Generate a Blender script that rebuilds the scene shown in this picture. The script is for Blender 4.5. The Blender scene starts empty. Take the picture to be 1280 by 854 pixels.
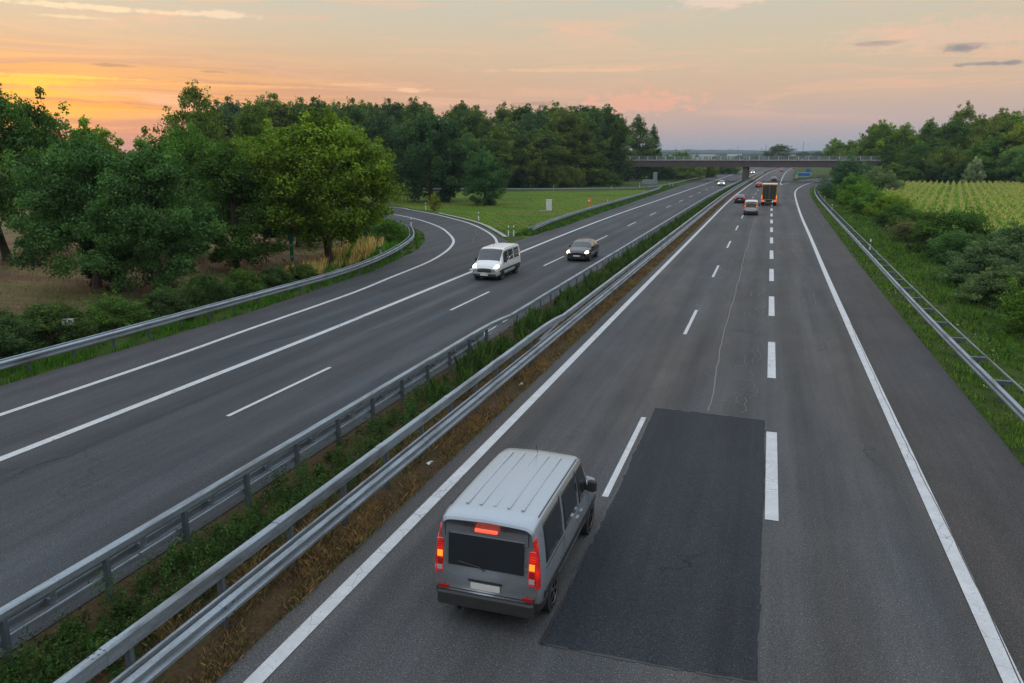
import bpy, math, random
import numpy as np
from mathutils import Vector
R = math.radians
S = bpy.context.scene
COL = S.collection
rs = np.random.RandomState
# ------------------------------------------------------------------ camera
CAMZ = 7.793
cam_d = bpy.data.cameras.new('camera'); cam = bpy.data.objects.new('camera', cam_d); COL.objects.link(cam)
cam.location = (0, 0, CAMZ); cam.rotation_euler = (R(90 - 13.4486), 0, R(18.167))
cam_d.sensor_width = 36; cam_d.lens = 36 * 961.385 / 1280; cam_d.clip_end = 30000; cam_d.clip_start = .1
S.camera = cam
S.view_settings.view_transform = 'Standard'; S.view_settings.look = 'None'
S.view_settings.exposure = 0; S.view_settings.gamma = 1; S.view_settings.use_curve_mapping = False

# ------------------------------------------------------------------ node helpers
class NT:
    def __init__(self, tree): self.t = tree; self.n = tree.nodes; self.l = tree.links
    def new(self, typ, **kw):
        n = self.n.new(typ)
        for k, v in kw.items(): setattr(n, k, v)
        return n
    def put(self, sock, v):
        if v is None: return
        if isinstance(v, bpy.types.NodeSocket): self.l.new(v, sock)
        else: sock.default_value = v
    def math(self, op, a, b=None, c=None, clamp=False):
        n = self.new('ShaderNodeMath', operation=op, use_clamp=clamp)
        self.put(n.inputs[0], a); self.put(n.inputs[1], b); self.put(n.inputs[2], c); return n.outputs[0]
    def vmath(self, op, a, b=None, out=0):
        n = self.new('ShaderNodeVectorMath', operation=op); self.put(n.inputs[0], a); self.put(n.inputs[1], b); return n.outputs[out]
    def mix(self, f, a, b, blend='MIX'):
        n = self.new('ShaderNodeMix', data_type='RGBA', blend_type=blend)
        self.put(n.inputs[0], f); self.put(n.inputs[6], a); self.put(n.inputs[7], b); return n.outputs[2]
    def noise(self, vec, scale, detail=2, rough=.5, dist=0.):
        n = self.new('ShaderNodeTexNoise'); self.put(n.inputs['Vector'], vec)
        n.inputs['Scale'].default_value = scale; n.inputs['Detail'].default_value = detail
        n.inputs['Roughness'].default_value = rough; n.inputs['Distortion'].default_value = dist
        return n.outputs[0]
    def ramp(self, f, stops, interp='LINEAR'):
        n = self.new('ShaderNodeValToRGB'); cr = n.color_ramp; cr.interpolation = interp
        while len(cr.elements) < len(stops): cr.elements.new(.5)
        for e, (p, c) in zip(cr.elements, stops):
            e.position = p; e.color = (*c, 1) if len(c) == 3 else c
        self.put(n.inputs[0], f); return n.outputs[0]
    def map(self, v, a, b, c=0., d=1., smooth=False):
        n = self.new('ShaderNodeMapRange'); n.interpolation_type = 'SMOOTHSTEP' if smooth else 'LINEAR'
        self.put(n.inputs[0], v)
        for i, q in enumerate((a, b, c, d)): self.put(n.inputs[1 + i], q)
        return n.outputs[0]
    def scale(self, vec, s):
        n = self.new('ShaderNodeMapping'); self.put(n.inputs[0], vec); n.inputs['Scale'].default_value = s; return n.outputs[0]

def lin(r, g, b): return tuple(((c / 255) / 12.92 if c <= 10 else (((c / 255) + .055) / 1.055) ** 2.4) for c in (r, g, b))
def gray(v): return (v, v, v, 1)
def c4(c): return (*c, 1) if len(c) == 3 else c
def newmat(name):
    m = bpy.data.materials.new(name); m.use_nodes = True
    nt = NT(m.node_tree); b = nt.n['Principled BSDF']; return m, nt, b
def simple(name, col, rough=.6, metal=0., vary=.12, scale=3., emit=None, estr=0., coat=0.):
    m, nt, b = newmat(name)
    co = nt.new('ShaderNodeTexCoord').outputs['Object']
    n = nt.noise(co, scale, 4, .6)
    f = nt.map(n, .3, .7, 1 - vary, 1 + vary)
    c = nt.new('ShaderNodeVectorMath', operation='SCALE'); c.inputs[0].default_value = col[:3]; nt.put(c.inputs['Scale'], f)
    nt.l.new(c.outputs[0], b.inputs['Base Color'])
    b.inputs['Roughness'].default_value = rough; b.inputs['Metallic'].default_value = metal
    b.inputs['Coat Weight'].default_value = coat
    if emit: b.inputs['Emission Color'].default_value = c4(emit); b.inputs['Emission Strength'].default_value = estr
    return m

# ------------------------------------------------------------------ object helpers
def tag(o, label=None, cat=None, group=None, kind=None):
    if label: o['label'] = label
    if cat: o['category'] = cat
    if group: o['group'] = group
    if kind: o['kind'] = kind
    return o
def empty(name, loc=(0, 0, 0), rz=0., label=None, cat=None, group=None):
    o = bpy.data.objects.new(name, None); COL.objects.link(o); o.location = loc; o.rotation_euler = (0, 0, rz)
    o.empty_display_size = .3
    return tag(o, label, cat, group)
def mesh(name, v, f, mat, parent=None, smooth=False, attrs=None):
    me = bpy.data.meshes.new(name)
    v = np.asarray(v, dtype=np.float32).reshape(-1, 3)
    if isinstance(f, np.ndarray):
        n, k = f.shape
        me.vertices.add(len(v)); me.vertices.foreach_set('co', v.ravel())
        me.loops.add(n * k); me.loops.foreach_set('vertex_index', f.ravel().astype(np.int32))
        me.polygons.add(n); me.polygons.foreach_set('loop_start', np.arange(0, n * k, k, dtype=np.int32))
        me.update(calc_edges=True)
    else:
        me.from_pydata([tuple(map(float, p)) for p in v], [], f); me.update()
    if attrs:
        for an, (dom, arr) in attrs.items():
            a = me.attributes.new(an, 'FLOAT', dom); a.data.foreach_set('value', np.asarray(arr, dtype=np.float32))
    if smooth: me.polygons.foreach_set('use_smooth', [True] * len(me.polygons))
    if mat: me.materials.append(mat)
    o = bpy.data.objects.new(name, me); COL.objects.link(o)
    if parent: o.parent = parent
    return o
def kids(o): return list(o.children)
def dup(o, parent=None, **kw):
    c = o.copy(); COL.objects.link(c); c.parent = parent
    for ch in kids(o): dup(ch, c)
    for k, v in kw.items():
        if k == 'loc': c.location = v
        elif k == 'rz': c.rotation_euler = (0, 0, v)
        elif k == 'scale': c.scale = v
        else: c[k] = v
    return c
class MB:
    def __init__(self): self.v = []; self.f = []
    def add(self, v, f):
        o = len(self.v); self.v += [tuple(p) for p in v]; self.f += [tuple(i + o for i in q) for q in f]; return self
    def box(self, x0, x1, y0, y1, z0, z1, bev=0.):
        if bev <= 0:
            v = [(x, y, z) for z in (z0, z1) for y in (y0, y1) for x in (x0, x1)]
            f = [(0, 2, 3, 1), (4, 5, 7, 6), (0, 1, 5, 4), (2, 6, 7, 3), (0, 4, 6, 2), (1, 3, 7, 5)]
            return self.add(v, f)
        b = bev; pr = [(x0 + b, y0), (x1 - b, y0), (x1, y0 + b), (x1, y1 - b), (x1 - b, y1), (x0 + b, y1), (x0, y1 - b), (x0, y0 + b)]
        cx, cy = (x0 + x1) / 2, (y0 + y1) / 2
        def ins(p, d): return (p[0] + math.copysign(min(d, abs(cx - p[0])), cx - p[0]), p[1] + math.copysign(min(d, abs(cy - p[1])), cy - p[1]))
        rings = [[(*ins(p, b), z0) for p in pr], [(*p, z0 + b) for p in pr], [(*p, z1 - b) for p in pr], [(*ins(p, b), z1) for p in pr]]
        v = sum(rings, []); f = [tuple(reversed(range(8)))]
        for r in range(3):
            for i in range(8): f.append((r * 8 + i, r * 8 + (i + 1) % 8, r * 8 + 8 + (i + 1) % 8, r * 8 + 8 + i))
        f.append(tuple(range(24, 32))); return self.add(v, f)
    def tube(self, pts, rad, n=8, caps=True):
        pts = [Vector(p) for p in pts]; rad = rad if hasattr(rad, '__len__') else [rad] * len(pts)
        o = len(self.v); up = Vector((0.13, .27, 1)).normalized()
        for i, p in enumerate(pts):
            d = (pts[min(i + 1, len(pts) - 1)] - pts[max(i - 1, 0)]).normalized()
            a = d.cross(up)
            if a.length < .05: a = d.cross(Vector((1, 0, 0)))
            a.normalize(); b = a.cross(d)
            for k in range(n):
                t = 2 * math.pi * k / n; q = p + (a * math.cos(t) + b * math.sin(t)) * rad[i]; self.v.append(tuple(q))
        for i in range(len(pts) - 1):
            for k in range(n): self.f.append((o + i * n + k, o + i * n + (k + 1) % n, o + (i + 1) * n + (k + 1) % n, o + (i + 1) * n + k))
        if caps:
            self.f.append(tuple(o + k for k in reversed(range(n)))); e = o + (len(pts) - 1) * n
            self.f.append(tuple(e + k for k in range(n)))
        return self
    def lathe_x(self, prof, cx, cy, cz, n=20):      # prof [(x, r)] about the x axis
        o = len(self.v)
        for (x, r) in prof:
            for k in range(n):
                t = 2 * math.pi * k / n; self.v.append((cx + x, cy + r * math.cos(t), cz + r * math.sin(t)))
        for i in range(len(prof) - 1):
            for k in range(n): self.f.append((o + i * n + k, o + i * n + (k + 1) % n, o + (i + 1) * n + (k + 1) % n, o + (i + 1) * n + k))
        self.f.append(tuple(o + k for k in range(n))); e = o + (len(prof) - 1) * n
        self.f.append(tuple(e + k for k in reversed(range(n)))); return self
    def prism(self, poly, y0, y1):                   # poly in x,z extruded along y
        n = len(poly); v = [(x, y0, z) for x, z in poly] + [(x, y1, z) for x, z in poly]
        f = [tuple(range(n)), tuple(reversed(range(n, 2 * n)))] + [(i, i + n, (i + 1) % n + n, (i + 1) % n) for i in range(n)]
        return self.add(v, f)
    def build(self, name, mat, parent=None, smooth=False): return mesh(name, self.v, self.f, mat, parent, smooth)

def resample(pts, step):
    p = np.array(pts, float)
    if len(p) > 2:                                   # Catmull-Rom
        q = [p[0]]; e = np.vstack([2 * p[0] - p[1], p, 2 * p[-1] - p[-2]])
        for i in range(1, len(e) - 2):
            n = max(2, int(np.linalg.norm(e[i + 1] - e[i]) / (step * .5)))
            for t in np.linspace(0, 1, n + 1)[1:]:
                q.append(.5 * (2 * e[i] + (e[i + 1] - e[i - 1]) * t + (2 * e[i - 1] - 5 * e[i] + 4 * e[i + 1] - e[i + 2]) * t * t + (3 * e[i] - e[i - 1] - 3 * e[i + 1] + e[i + 2]) * t ** 3))
        p = np.array(q)
    d = np.r_[0, np.cumsum(np.linalg.norm(np.diff(p, axis=0), axis=1))]
    s = np.linspace(0, d[-1], max(2, int(round(d[-1] / step)) + 1))
    return np.stack([np.interp(s, d, p[:, k]) for k in range(p.shape[1])], 1), s
def normals(p):
    t = np.gradient(p[:, :2], axis=0); t /= np.linalg.norm(t, axis=1)[:, None]
    return t, np.stack([t[:, 1], -t[:, 0]], 1)       # tangent, right-hand normal
def ribbon(mb, pts, w, z, step=2., smooth=True):
    p, _ = resample(pts, step); t, n = normals(p); o = len(mb.v)
    for a, b in zip(p, n):
        mb.v.append((a[0] - b[0] * w / 2, a[1] - b[1] * w / 2, z)); mb.v.append((a[0] + b[0] * w / 2, a[1] + b[1] * w / 2, z))
    for i in range(len(p) - 1): mb.f.append((o + 2 * i, o + 2 * i + 1, o + 2 * i + 3, o + 2 * i + 2))
def strip(mb, L, Rr, z, skirt=.12):
    o = len(mb.v); n = len(L)
    for a, b in zip(L, Rr): mb.v += [(a[0], a[1], z), (b[0], b[1], z), (a[0] - .02, a[1], z - skirt), (b[0] + .02, b[1], z - skirt)]
    for i in range(n - 1):
        k = o + 4 * i
        mb.f += [(k, k + 1, k + 5, k + 4), (k + 2, k, k + 4, k + 6), (k + 1, k + 3, k + 7, k + 5)]

# road curve : sideways offset of the motorway at distance y
_sy = np.array([-50, 120, 180, 243, 333, 462, 614, 1000, 1600.]); _ss = np.array([0, 0, .012, .022, .022, .033, .045, .075, .12])
_Y = np.arange(-50, 1601, 1.); _C = np.cumsum(np.interp(_Y, _sy, _ss)); _C -= np.interp(0, _Y, _C)
def crv(y): return float(np.interp(y, _Y, _C))

# ================================================================== MATERIALS
def asphalt(name, base, tint=(1, 1, 1), grain=.5, streak=.22, crack=.5, tracks=None):
    m, nt, b = newmat(name)
    co = nt.new('ShaderNodeTexCoord').outputs['Object']
    g1 = nt.noise(co, 38, 3, .75); g2 = nt.noise(co, 9, 3, .6)
    st = nt.noise(nt.scale(co, (1.1, .035, 1)), 1.0, 4, .55); st2 = nt.noise(nt.scale(co, (5.0, .12, 1)), 1.0, 3, .5)
    big = nt.noise(co, .09, 3, .5)
    sp_ = nt.noise(co, 30, 1, .5); blot = nt.noise(nt.scale(co, (.8, .3, 1)), 1., 5, .65)
    f = nt.map(g1, .30, .72, 1 - grain, 1 + grain * 1.15)
    f = nt.math('MULTIPLY', f, nt.map(g2, .3, .7, .9, 1.1))
    f = nt.math('MULTIPLY', f, nt.map(st, .3, .7, 1 - streak, 1 + streak))
    f = nt.math('MULTIPLY', f, nt.map(st2, .3, .7, .93, 1.07))
    f = nt.math('MULTIPLY', f, nt.map(big, .3, .7, .88, 1.12))
    f = nt.math('MULTIPLY', f, nt.math('ADD', 1., nt.math('MULTIPLY', nt.map(sp_, .60, .70, 0, 1), .9)))
    f = nt.math('MULTIPLY', f, nt.map(blot, .35, .66, 1.06, .86))
    if tracks:                                        # darker polished wheel tracks, lane centre x0, period p
        x = nt.new('ShaderNodeSeparateXYZ'); nt.put(x.inputs[0], co)
        w = nt.math('COSINE', nt.math('MULTIPLY', nt.math('SUBTRACT', x.outputs[0], tracks[0]), 2 * math.pi / tracks[1]))
        f = nt.math('MULTIPLY', f, nt.map(w, -1, 1, .87, 1.08))
    if crack:
        dc = nt.vmath('ADD', co, nt.vmath('SCALE', nt.new('ShaderNodeTexNoise').outputs[1], None))
        wob = nt.new('ShaderNodeTexNoise'); nt.put(wob.inputs['Vector'], co); wob.inputs['Scale'].default_value = .9; wob.inputs['Detail'].default_value = 5
        dv = nt.vmath('ADD', nt.scale(co, (.42, .20, 1)), nt.vmath('MULTIPLY', wob.outputs[1], (.55, .55, .55)))
        vo = nt.new('ShaderNodeTexVoronoi', feature='DISTANCE_TO_EDGE'); nt.put(vo.inputs['Vector'], dv); vo.inputs['Scale'].default_value = .55
        line = nt.map(vo.outputs['Distance'], .002, .007, 1, 0)
        msk = nt.map(nt.noise(co, .13, 2), .54, .62, 0, 1)
        f = nt.math('MULTIPLY', f, nt.math('SUBTRACT', 1., nt.math('MULTIPLY', nt.math('MULTIPLY', line, msk), crack)))
    c = nt.new('ShaderNodeVectorMath', operation='SCALE'); c.inputs[0].default_value = tuple(base * t for t in tint); nt.put(c.inputs['Scale'], f)
    warm = nt.mix(nt.map(nt.noise(nt.scale(co, (.35, .05, 1)), 1, 2), .35, .65), c4((1.06, 1.0, .95)), c4((.95, 1.0, 1.05)))
    nt.l.new(nt.mix(1., c.outputs[0], warm, 'MULTIPLY'), b.inputs['Base Color'])
    nt.put(b.inputs['Roughness'], nt.map(g1, .3, .7, .65, .92)); b.inputs['Specular IOR Level'].default_value = .18
    bp = nt.new('ShaderNodeBump'); bp.inputs['Strength'].default_value = .35; bp.inputs['Distance'].default_value = .01
    nt.put(bp.inputs['Height'], g1); nt.l.new(bp.outputs[0], b.inputs['Normal'])
    return m
M = {}
M['asphalt'] = asphalt('asphalt', .066, (1.01, 1, 1.0), grain=.8, tracks=(-5.0, 1.875))
M['asphalt_left'] = asphalt('asphalt_left', .056, (.93, 1, 1.10), grain=.8, crack=.2, tracks=(-17.2, 1.85))
M['shoulder'] = asphalt('shoulder_asphalt', .050, (1.06, 1, .98), grain=.8, streak=.12)
M['ramp'] = asphalt('ramp_asphalt', .055, (1, 1, 1.04), grain=.7)
M['ramp_dark'] = asphalt('ramp_asphalt_new', .050, (.95, 1, 1.08))
M['patch'] = asphalt('patch_asphalt', .028, (.88, 1, 1.2), grain=.85, crack=.7)
def paint_mat():
    m, nt, b = newmat('road_paint')
    co = nt.new('ShaderNodeTexCoord').outputs['Object']
    n = nt.noise(co, 26, 4, .7); n2 = nt.noise(co, 2.2, 4, .6)
    wob = nt.new('ShaderNodeTexNoise'); nt.put(wob.inputs['Vector'], co); wob.inputs['Scale'].default_value = 2.; wob.inputs['Detail'].default_value = 4
    vo = nt.new('ShaderNodeTexVoronoi', feature='DISTANCE_TO_EDGE'); nt.put(vo.inputs['Vector'], nt.vmath('ADD', co, nt.vmath('MULTIPLY', wob.outputs[1], (.4, .4, .4)))); vo.inputs['Scale'].default_value = 1.5
    line = nt.map(vo.outputs['Distance'], .004, .014, 1, 0)
    msk = nt.map(nt.noise(co, .25, 2), .42, .6, 0, 1)
    wear = nt.math('MULTIPLY', nt.map(n, .54, .68, 0, 1), nt.map(n2, .38, .60, 0.15, 1))
    a = nt.math('MAXIMUM', nt.math('MULTIPLY', line, msk), nt.math('MULTIPLY', wear, .7), clamp=True)
    col = nt.mix(nt.map(n2, .3, .7), c4((.40, .41, .42)), c4((.54, .55, .56)))
    nt.l.new(nt.mix(a, col, gray(.11)), b.inputs['Base Color']); b.inputs['Roughness'].default_value = .6
    return m
M['paint'] = paint_mat()
M['seal'] = simple('crack_filler', (.13, .13, .135), .7, vary=.35, scale=6)
M['tar'] = simple('tar_joint', (.02, .021, .023), .45, vary=.2)
def galv():
    m, nt, b = newmat('galvanised_steel')
    co = nt.new('ShaderNodeTexCoord').outputs['Object']
    v = nt.new('ShaderNodeTexVoronoi'); nt.put(v.inputs['Vector'], co); v.inputs['Scale'].default_value = 22
    n = nt.noise(nt.scale(co, (3, .5, 3)), 1.2, 5, .65)
    c = nt.mix(nt.map(v.outputs['Distance'], 0, .6), c4((.21, .26, .31)), c4((.29, .34, .385)))
    c = nt.mix(nt.map(n, .46, .72), c, c4((.12, .13, .13)))
    nt.l.new(c, b.inputs['Base Color']); b.inputs['Metallic'].default_value = .55
    nt.put(b.inputs['Roughness'], nt.map(n, .3, .7, .38, .62)); return m
M['galv'] = galv()
M['post'] = simple('weathered_steel_post', (.10, .125, .145), .6, .4, .25, 5)
M['bolt'] = simple('bolt_steel', (.12, .13, .14), .5, .6)
M['white_plastic'] = simple('white_plastic', (.72, .73, .73), .5, vary=.06)
M['black_plastic'] = simple('black_plastic', (.02, .02, .022), .5, vary=.1)
M['reflector'] = simple('reflector_grey', (.35, .36, .38), .2, vary=.05)
M['concrete'] = simple('bridge_concrete', (.30, .29, .28), .85, vary=.2, scale=.8)
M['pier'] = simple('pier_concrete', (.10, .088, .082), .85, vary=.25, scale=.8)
M['girder'] = simple('bridge_girder_brown', (.085, .062, .060), .7, vary=.2, scale=.5)
M['bridge_rail'] = simple('bridge_railing_grey', (.26, .29, .31), .5, .3, .1)
M['sign_back'] = simple('sign_back_grey', (.19, .25, .30), .5, .3, .12)
M['sign_blue'] = simple('sign_blue', (.02, .13, .42), .45, vary=.06)
M['orange'] = simple('phone_orange', (.75, .19, .02), .5, vary=.08)
M['green_paint'] = simple('green_paint', (.01, .22, .12), .5, vary=.15)
M['cabinet'] = simple('cabinet_grey', (.62, .65, .66), .6, vary=.08)
M['bark'] = simple('bark', (.055, .043, .034), .9, vary=.4, scale=4)

def foliage(name, transl=.28):
    m, nt, b = newmat(name)
    oi = nt.new('ShaderNodeObjectInfo'); at = nt.new('ShaderNodeAttribute', attribute_name='tone')
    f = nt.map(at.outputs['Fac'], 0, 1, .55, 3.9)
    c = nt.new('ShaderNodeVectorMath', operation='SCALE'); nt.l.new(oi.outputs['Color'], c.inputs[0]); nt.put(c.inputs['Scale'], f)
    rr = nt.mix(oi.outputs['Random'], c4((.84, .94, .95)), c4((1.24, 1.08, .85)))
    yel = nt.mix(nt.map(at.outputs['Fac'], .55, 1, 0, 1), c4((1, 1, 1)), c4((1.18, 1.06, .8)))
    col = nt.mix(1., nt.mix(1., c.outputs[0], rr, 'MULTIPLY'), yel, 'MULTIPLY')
    nt.l.new(col, b.inputs['Base Color']); b.inputs['Roughness'].default_value = .65; b.inputs['Specular IOR Level'].default_value = .12
    tr = nt.new('ShaderNodeBsdfTranslucent'); nt.l.new(nt.mix(1., col, c4((1.3, 1.35, .55)), 'MULTIPLY'), tr.inputs[0])
    ms = nt.new('ShaderNodeMixShader'); ms.inputs[0].default_value = transl
    nt.l.new(b.outputs[0], ms.inputs[1]); nt.l.new(tr.outputs[0], ms.inputs[2]); nt.l.new(ms.outputs[0], nt.n['Material Output'].inputs[0])
    return m
M['leaf'] = foliage('foliage')
M['blade'] = foliage('grass_blades', .2)

def ground_mat():
    m, nt, b = newmat('ground_grass')
    co = nt.new('ShaderNodeTexCoord').outputs['Object']
    n1 = nt.noise(co, .06, 5, .6); n2 = nt.noise(co, .7, 5, .65); n3 = nt.noise(co, 7, 4, .7)
    c = nt.ramp(n2, [(.25, (.026, .044, .010)), (.45, (.046, .082, .014)), (.6, (.072, .112, .020)), (.8, (.12, .115, .040))])
    c = nt.mix(nt.map(n1, .52, .72), c, c4((.105, .095, .045)))
    c = nt.mix(nt.map(n3, .3, .7, .0, .6), c, c4((.02, .03, .008)))
    nt.l.new(c, b.inputs['Base Color']); b.inputs['Roughness'].default_value = .95; b.inputs['Specular IOR Level'].default_value = .1
    bp = nt.new('ShaderNodeBump'); bp.inputs['Strength'].default_value = .8; bp.inputs['Distance'].default_value = .12
    nt.put(bp.inputs['Height'], n3); nt.l.new(bp.outputs[0], b.inputs['Normal']); return m
M['ground'] = ground_mat()
def field_mat():
    m, nt, b = newmat('dry_field')
    co = nt.new('ShaderNodeTexCoord').outputs['Object']
    rot = nt.new('ShaderNodeMapping'); nt.put(rot.inputs[0], co); rot.inputs['Rotation'].default_value = (0, 0, R(38)); rot.inputs['Scale'].default_value = (.028, .16, 1)
    n1 = nt.noise(rot.outputs[0], 1, 4, .55, .5); n2 = nt.noise(co, 1.3, 5, .65); n3 = nt.noise(co, 9, 4, .7)
    c = nt.ramp(n1, [(.30, (.115, .062, .046)), (.44, (.140, .082, .056)), (.50, (.200, .160, .075)), (.58, (.115, .140, .040)), (.68, (.225, .175, .095))])
    c = nt.mix(nt.map(n2, .42, .7, 0, .65), c, c4((.17, .13, .075)))
    c = nt.mix(nt.map(n3, .35, .7, 0, .6), c, c4((.04, .034, .02)))
    nt.l.new(c, b.inputs['Base Color']); b.inputs['Roughness'].default_value = .95; b.inputs['Specular IOR Level'].default_value = .1
    bp = nt.new('ShaderNodeBump'); bp.inputs['Strength'].default_value = .9; bp.inputs['Distance'].default_value = .15
    nt.put(bp.inputs['Height'], n3); nt.l.new(bp.outputs[0], b.inputs['Normal']); return m
M['field'] = field_mat()
def meadow_mat():
    m, nt, b = newmat('meadow')
    co = nt.new('ShaderNodeTexCoord').outputs['Object']
    n1 = nt.noise(nt.scale(co, (.05, .09, 1)), 1, 5, .6); n2 = nt.noise(co, .9, 5, .7); n3 = nt.noise(co, 5, 4, .7)
    c = nt.ramp(n1, [(.32, (.080, .095, .022)), (.44, (.090, .165, .018)), (.54, (.140, .205, .022)), (.66, (.165, .140, .048))])
    c = nt.mix(nt.map(n2, .42, .72, 0, .6), c, c4((.115, .155, .022)))
    c = nt.mix(nt.map(n3, .35, .7, 0, .5), c, c4((.022, .048, .008)))
    nt.l.new(c, b.inputs['Base Color']); b.inputs['Roughness'].default_value = .95; b.inputs['Specular IOR Level'].default_value = .1
    bp = nt.new('ShaderNodeBump'); bp.inputs['Strength'].default_value = .9; bp.inputs['Distance'].default_value = .2
    nt.put(bp.inputs['Height'], n3); nt.l.new(bp.outputs[0], b.inputs['Normal']); return m
M['meadow'] = meadow_mat()
def median_mat():
    m, nt, b = newmat('median_soil')
    co = nt.new('ShaderNodeTexCoord').outputs['Object']
    n1 = nt.noise(nt.scale(co, (1.5, .25, 1)), 1, 4, .6); n3 = nt.noise(co, 14, 5, .7)
    c = nt.ramp(n1, [(.3, (.075, .050, .028)), (.5, (.115, .072, .036)), (.7, (.085, .075, .032))])
    c = nt.mix(nt.map(n3, .35, .68, 0, .75), c, c4((.026, .019, .012)))
    nt.l.new(c, b.inputs['Base Color']); b.inputs['Roughness'].default_value = .95; b.inputs['Specular IOR Level'].default_value = .1
    bp = nt.new('ShaderNodeBump'); bp.inputs['Strength'].default_value = 1.; bp.inputs['Distance'].default_value = .06
    nt.put(bp.inputs['Height'], n3); nt.l.new(bp.outputs[0], b.inputs['Normal']); return m
M['median'] = median_mat()

def carpaint(name, col, metal=.3):
    m, nt, b = newmat(name)
    co = nt.new('ShaderNodeTexCoord').outputs['Object']
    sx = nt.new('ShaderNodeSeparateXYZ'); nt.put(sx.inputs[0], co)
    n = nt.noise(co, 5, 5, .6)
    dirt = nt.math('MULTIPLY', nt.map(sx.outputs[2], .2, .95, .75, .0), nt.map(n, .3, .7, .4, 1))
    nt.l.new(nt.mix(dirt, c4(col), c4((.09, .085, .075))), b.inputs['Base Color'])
    b.inputs['Metallic'].default_value = metal; nt.put(b.inputs['Roughness'], nt.map(n, .3, .7, .24, .38)); b.inputs['Coat Weight'].default_value = .5
    b.inputs['Coat Roughness'].default_value = .12
    return m
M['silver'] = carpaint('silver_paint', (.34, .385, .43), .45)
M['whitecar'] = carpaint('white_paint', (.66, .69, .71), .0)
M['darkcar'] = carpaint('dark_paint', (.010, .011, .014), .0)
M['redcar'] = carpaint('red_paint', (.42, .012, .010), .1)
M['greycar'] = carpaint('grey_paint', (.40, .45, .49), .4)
M['glass'] = simple('tinted_glass', (.012, .016, .020), .06, vary=.05, coat=1.)
M['tyre'] = simple('tyre_rubber', (.018, .018, .019), .85, vary=.15)
M['rim'] = simple('alloy_rim', (.42, .43, .45), .35, .7, .1)
M['trim'] = simple('dark_trim', (.025, .026, .028), .6, vary=.12)
M['seam'] = simple('shut_line_black', (.012, .012, .013), .8)
def lamp(name, col, em, st):
    m, nt, b = newmat(name); co = nt.new('ShaderNodeTexCoord').outputs['Object']; sx = nt.new('ShaderNodeSeparateXYZ'); nt.put(sx.inputs[0], co)
    rib = nt.map(nt.math('SINE', nt.math('MULTIPLY', sx.outputs[2], 150.)), -1, 1, .35, 1.)
    core = nt.new('ShaderNodeTexVoronoi'); nt.put(core.inputs['Vector'], nt.scale(co, (1, 1, .8))); core.inputs['Scale'].default_value = 5
    b.inputs['Base Color'].default_value = c4(col); b.inputs['Roughness'].default_value = .15; b.inputs['Coat Weight'].default_value = 1.
    b.inputs['Emission Color'].default_value = c4(em); nt.put(b.inputs['Emission Strength'], nt.math('MULTIPLY', nt.math('MULTIPLY', rib, nt.map(core.outputs['Distance'], 0, .6, 1.7, .35)), st)); return m
M['taillight'] = lamp('tail_lamp_red', (.28, .008, .006), (1, .022, .012), .6)
M['red_reflector'] = simple('red_reflector', (.35, .012, .01), .25)
M['brake'] = simple('brake_lamp_red', (.5, .06, .03), .2, emit=(1, .11, .05), estr=1.1)
M['amber'] = simple('indicator_amber', (.7, .25, .02), .2, emit=(1, .30, .02), estr=1.0)
M['headlight'] = simple('head_lamp', (.8, .75, .6), .1, emit=(1, .72, .36), estr=14.)
M['plate'] = simple('number_plate_white', (.62, .62, .60), .5, vary=.03)
M['chrome'] = simple('chrome', (.6, .6, .62), .15, .9)

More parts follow.
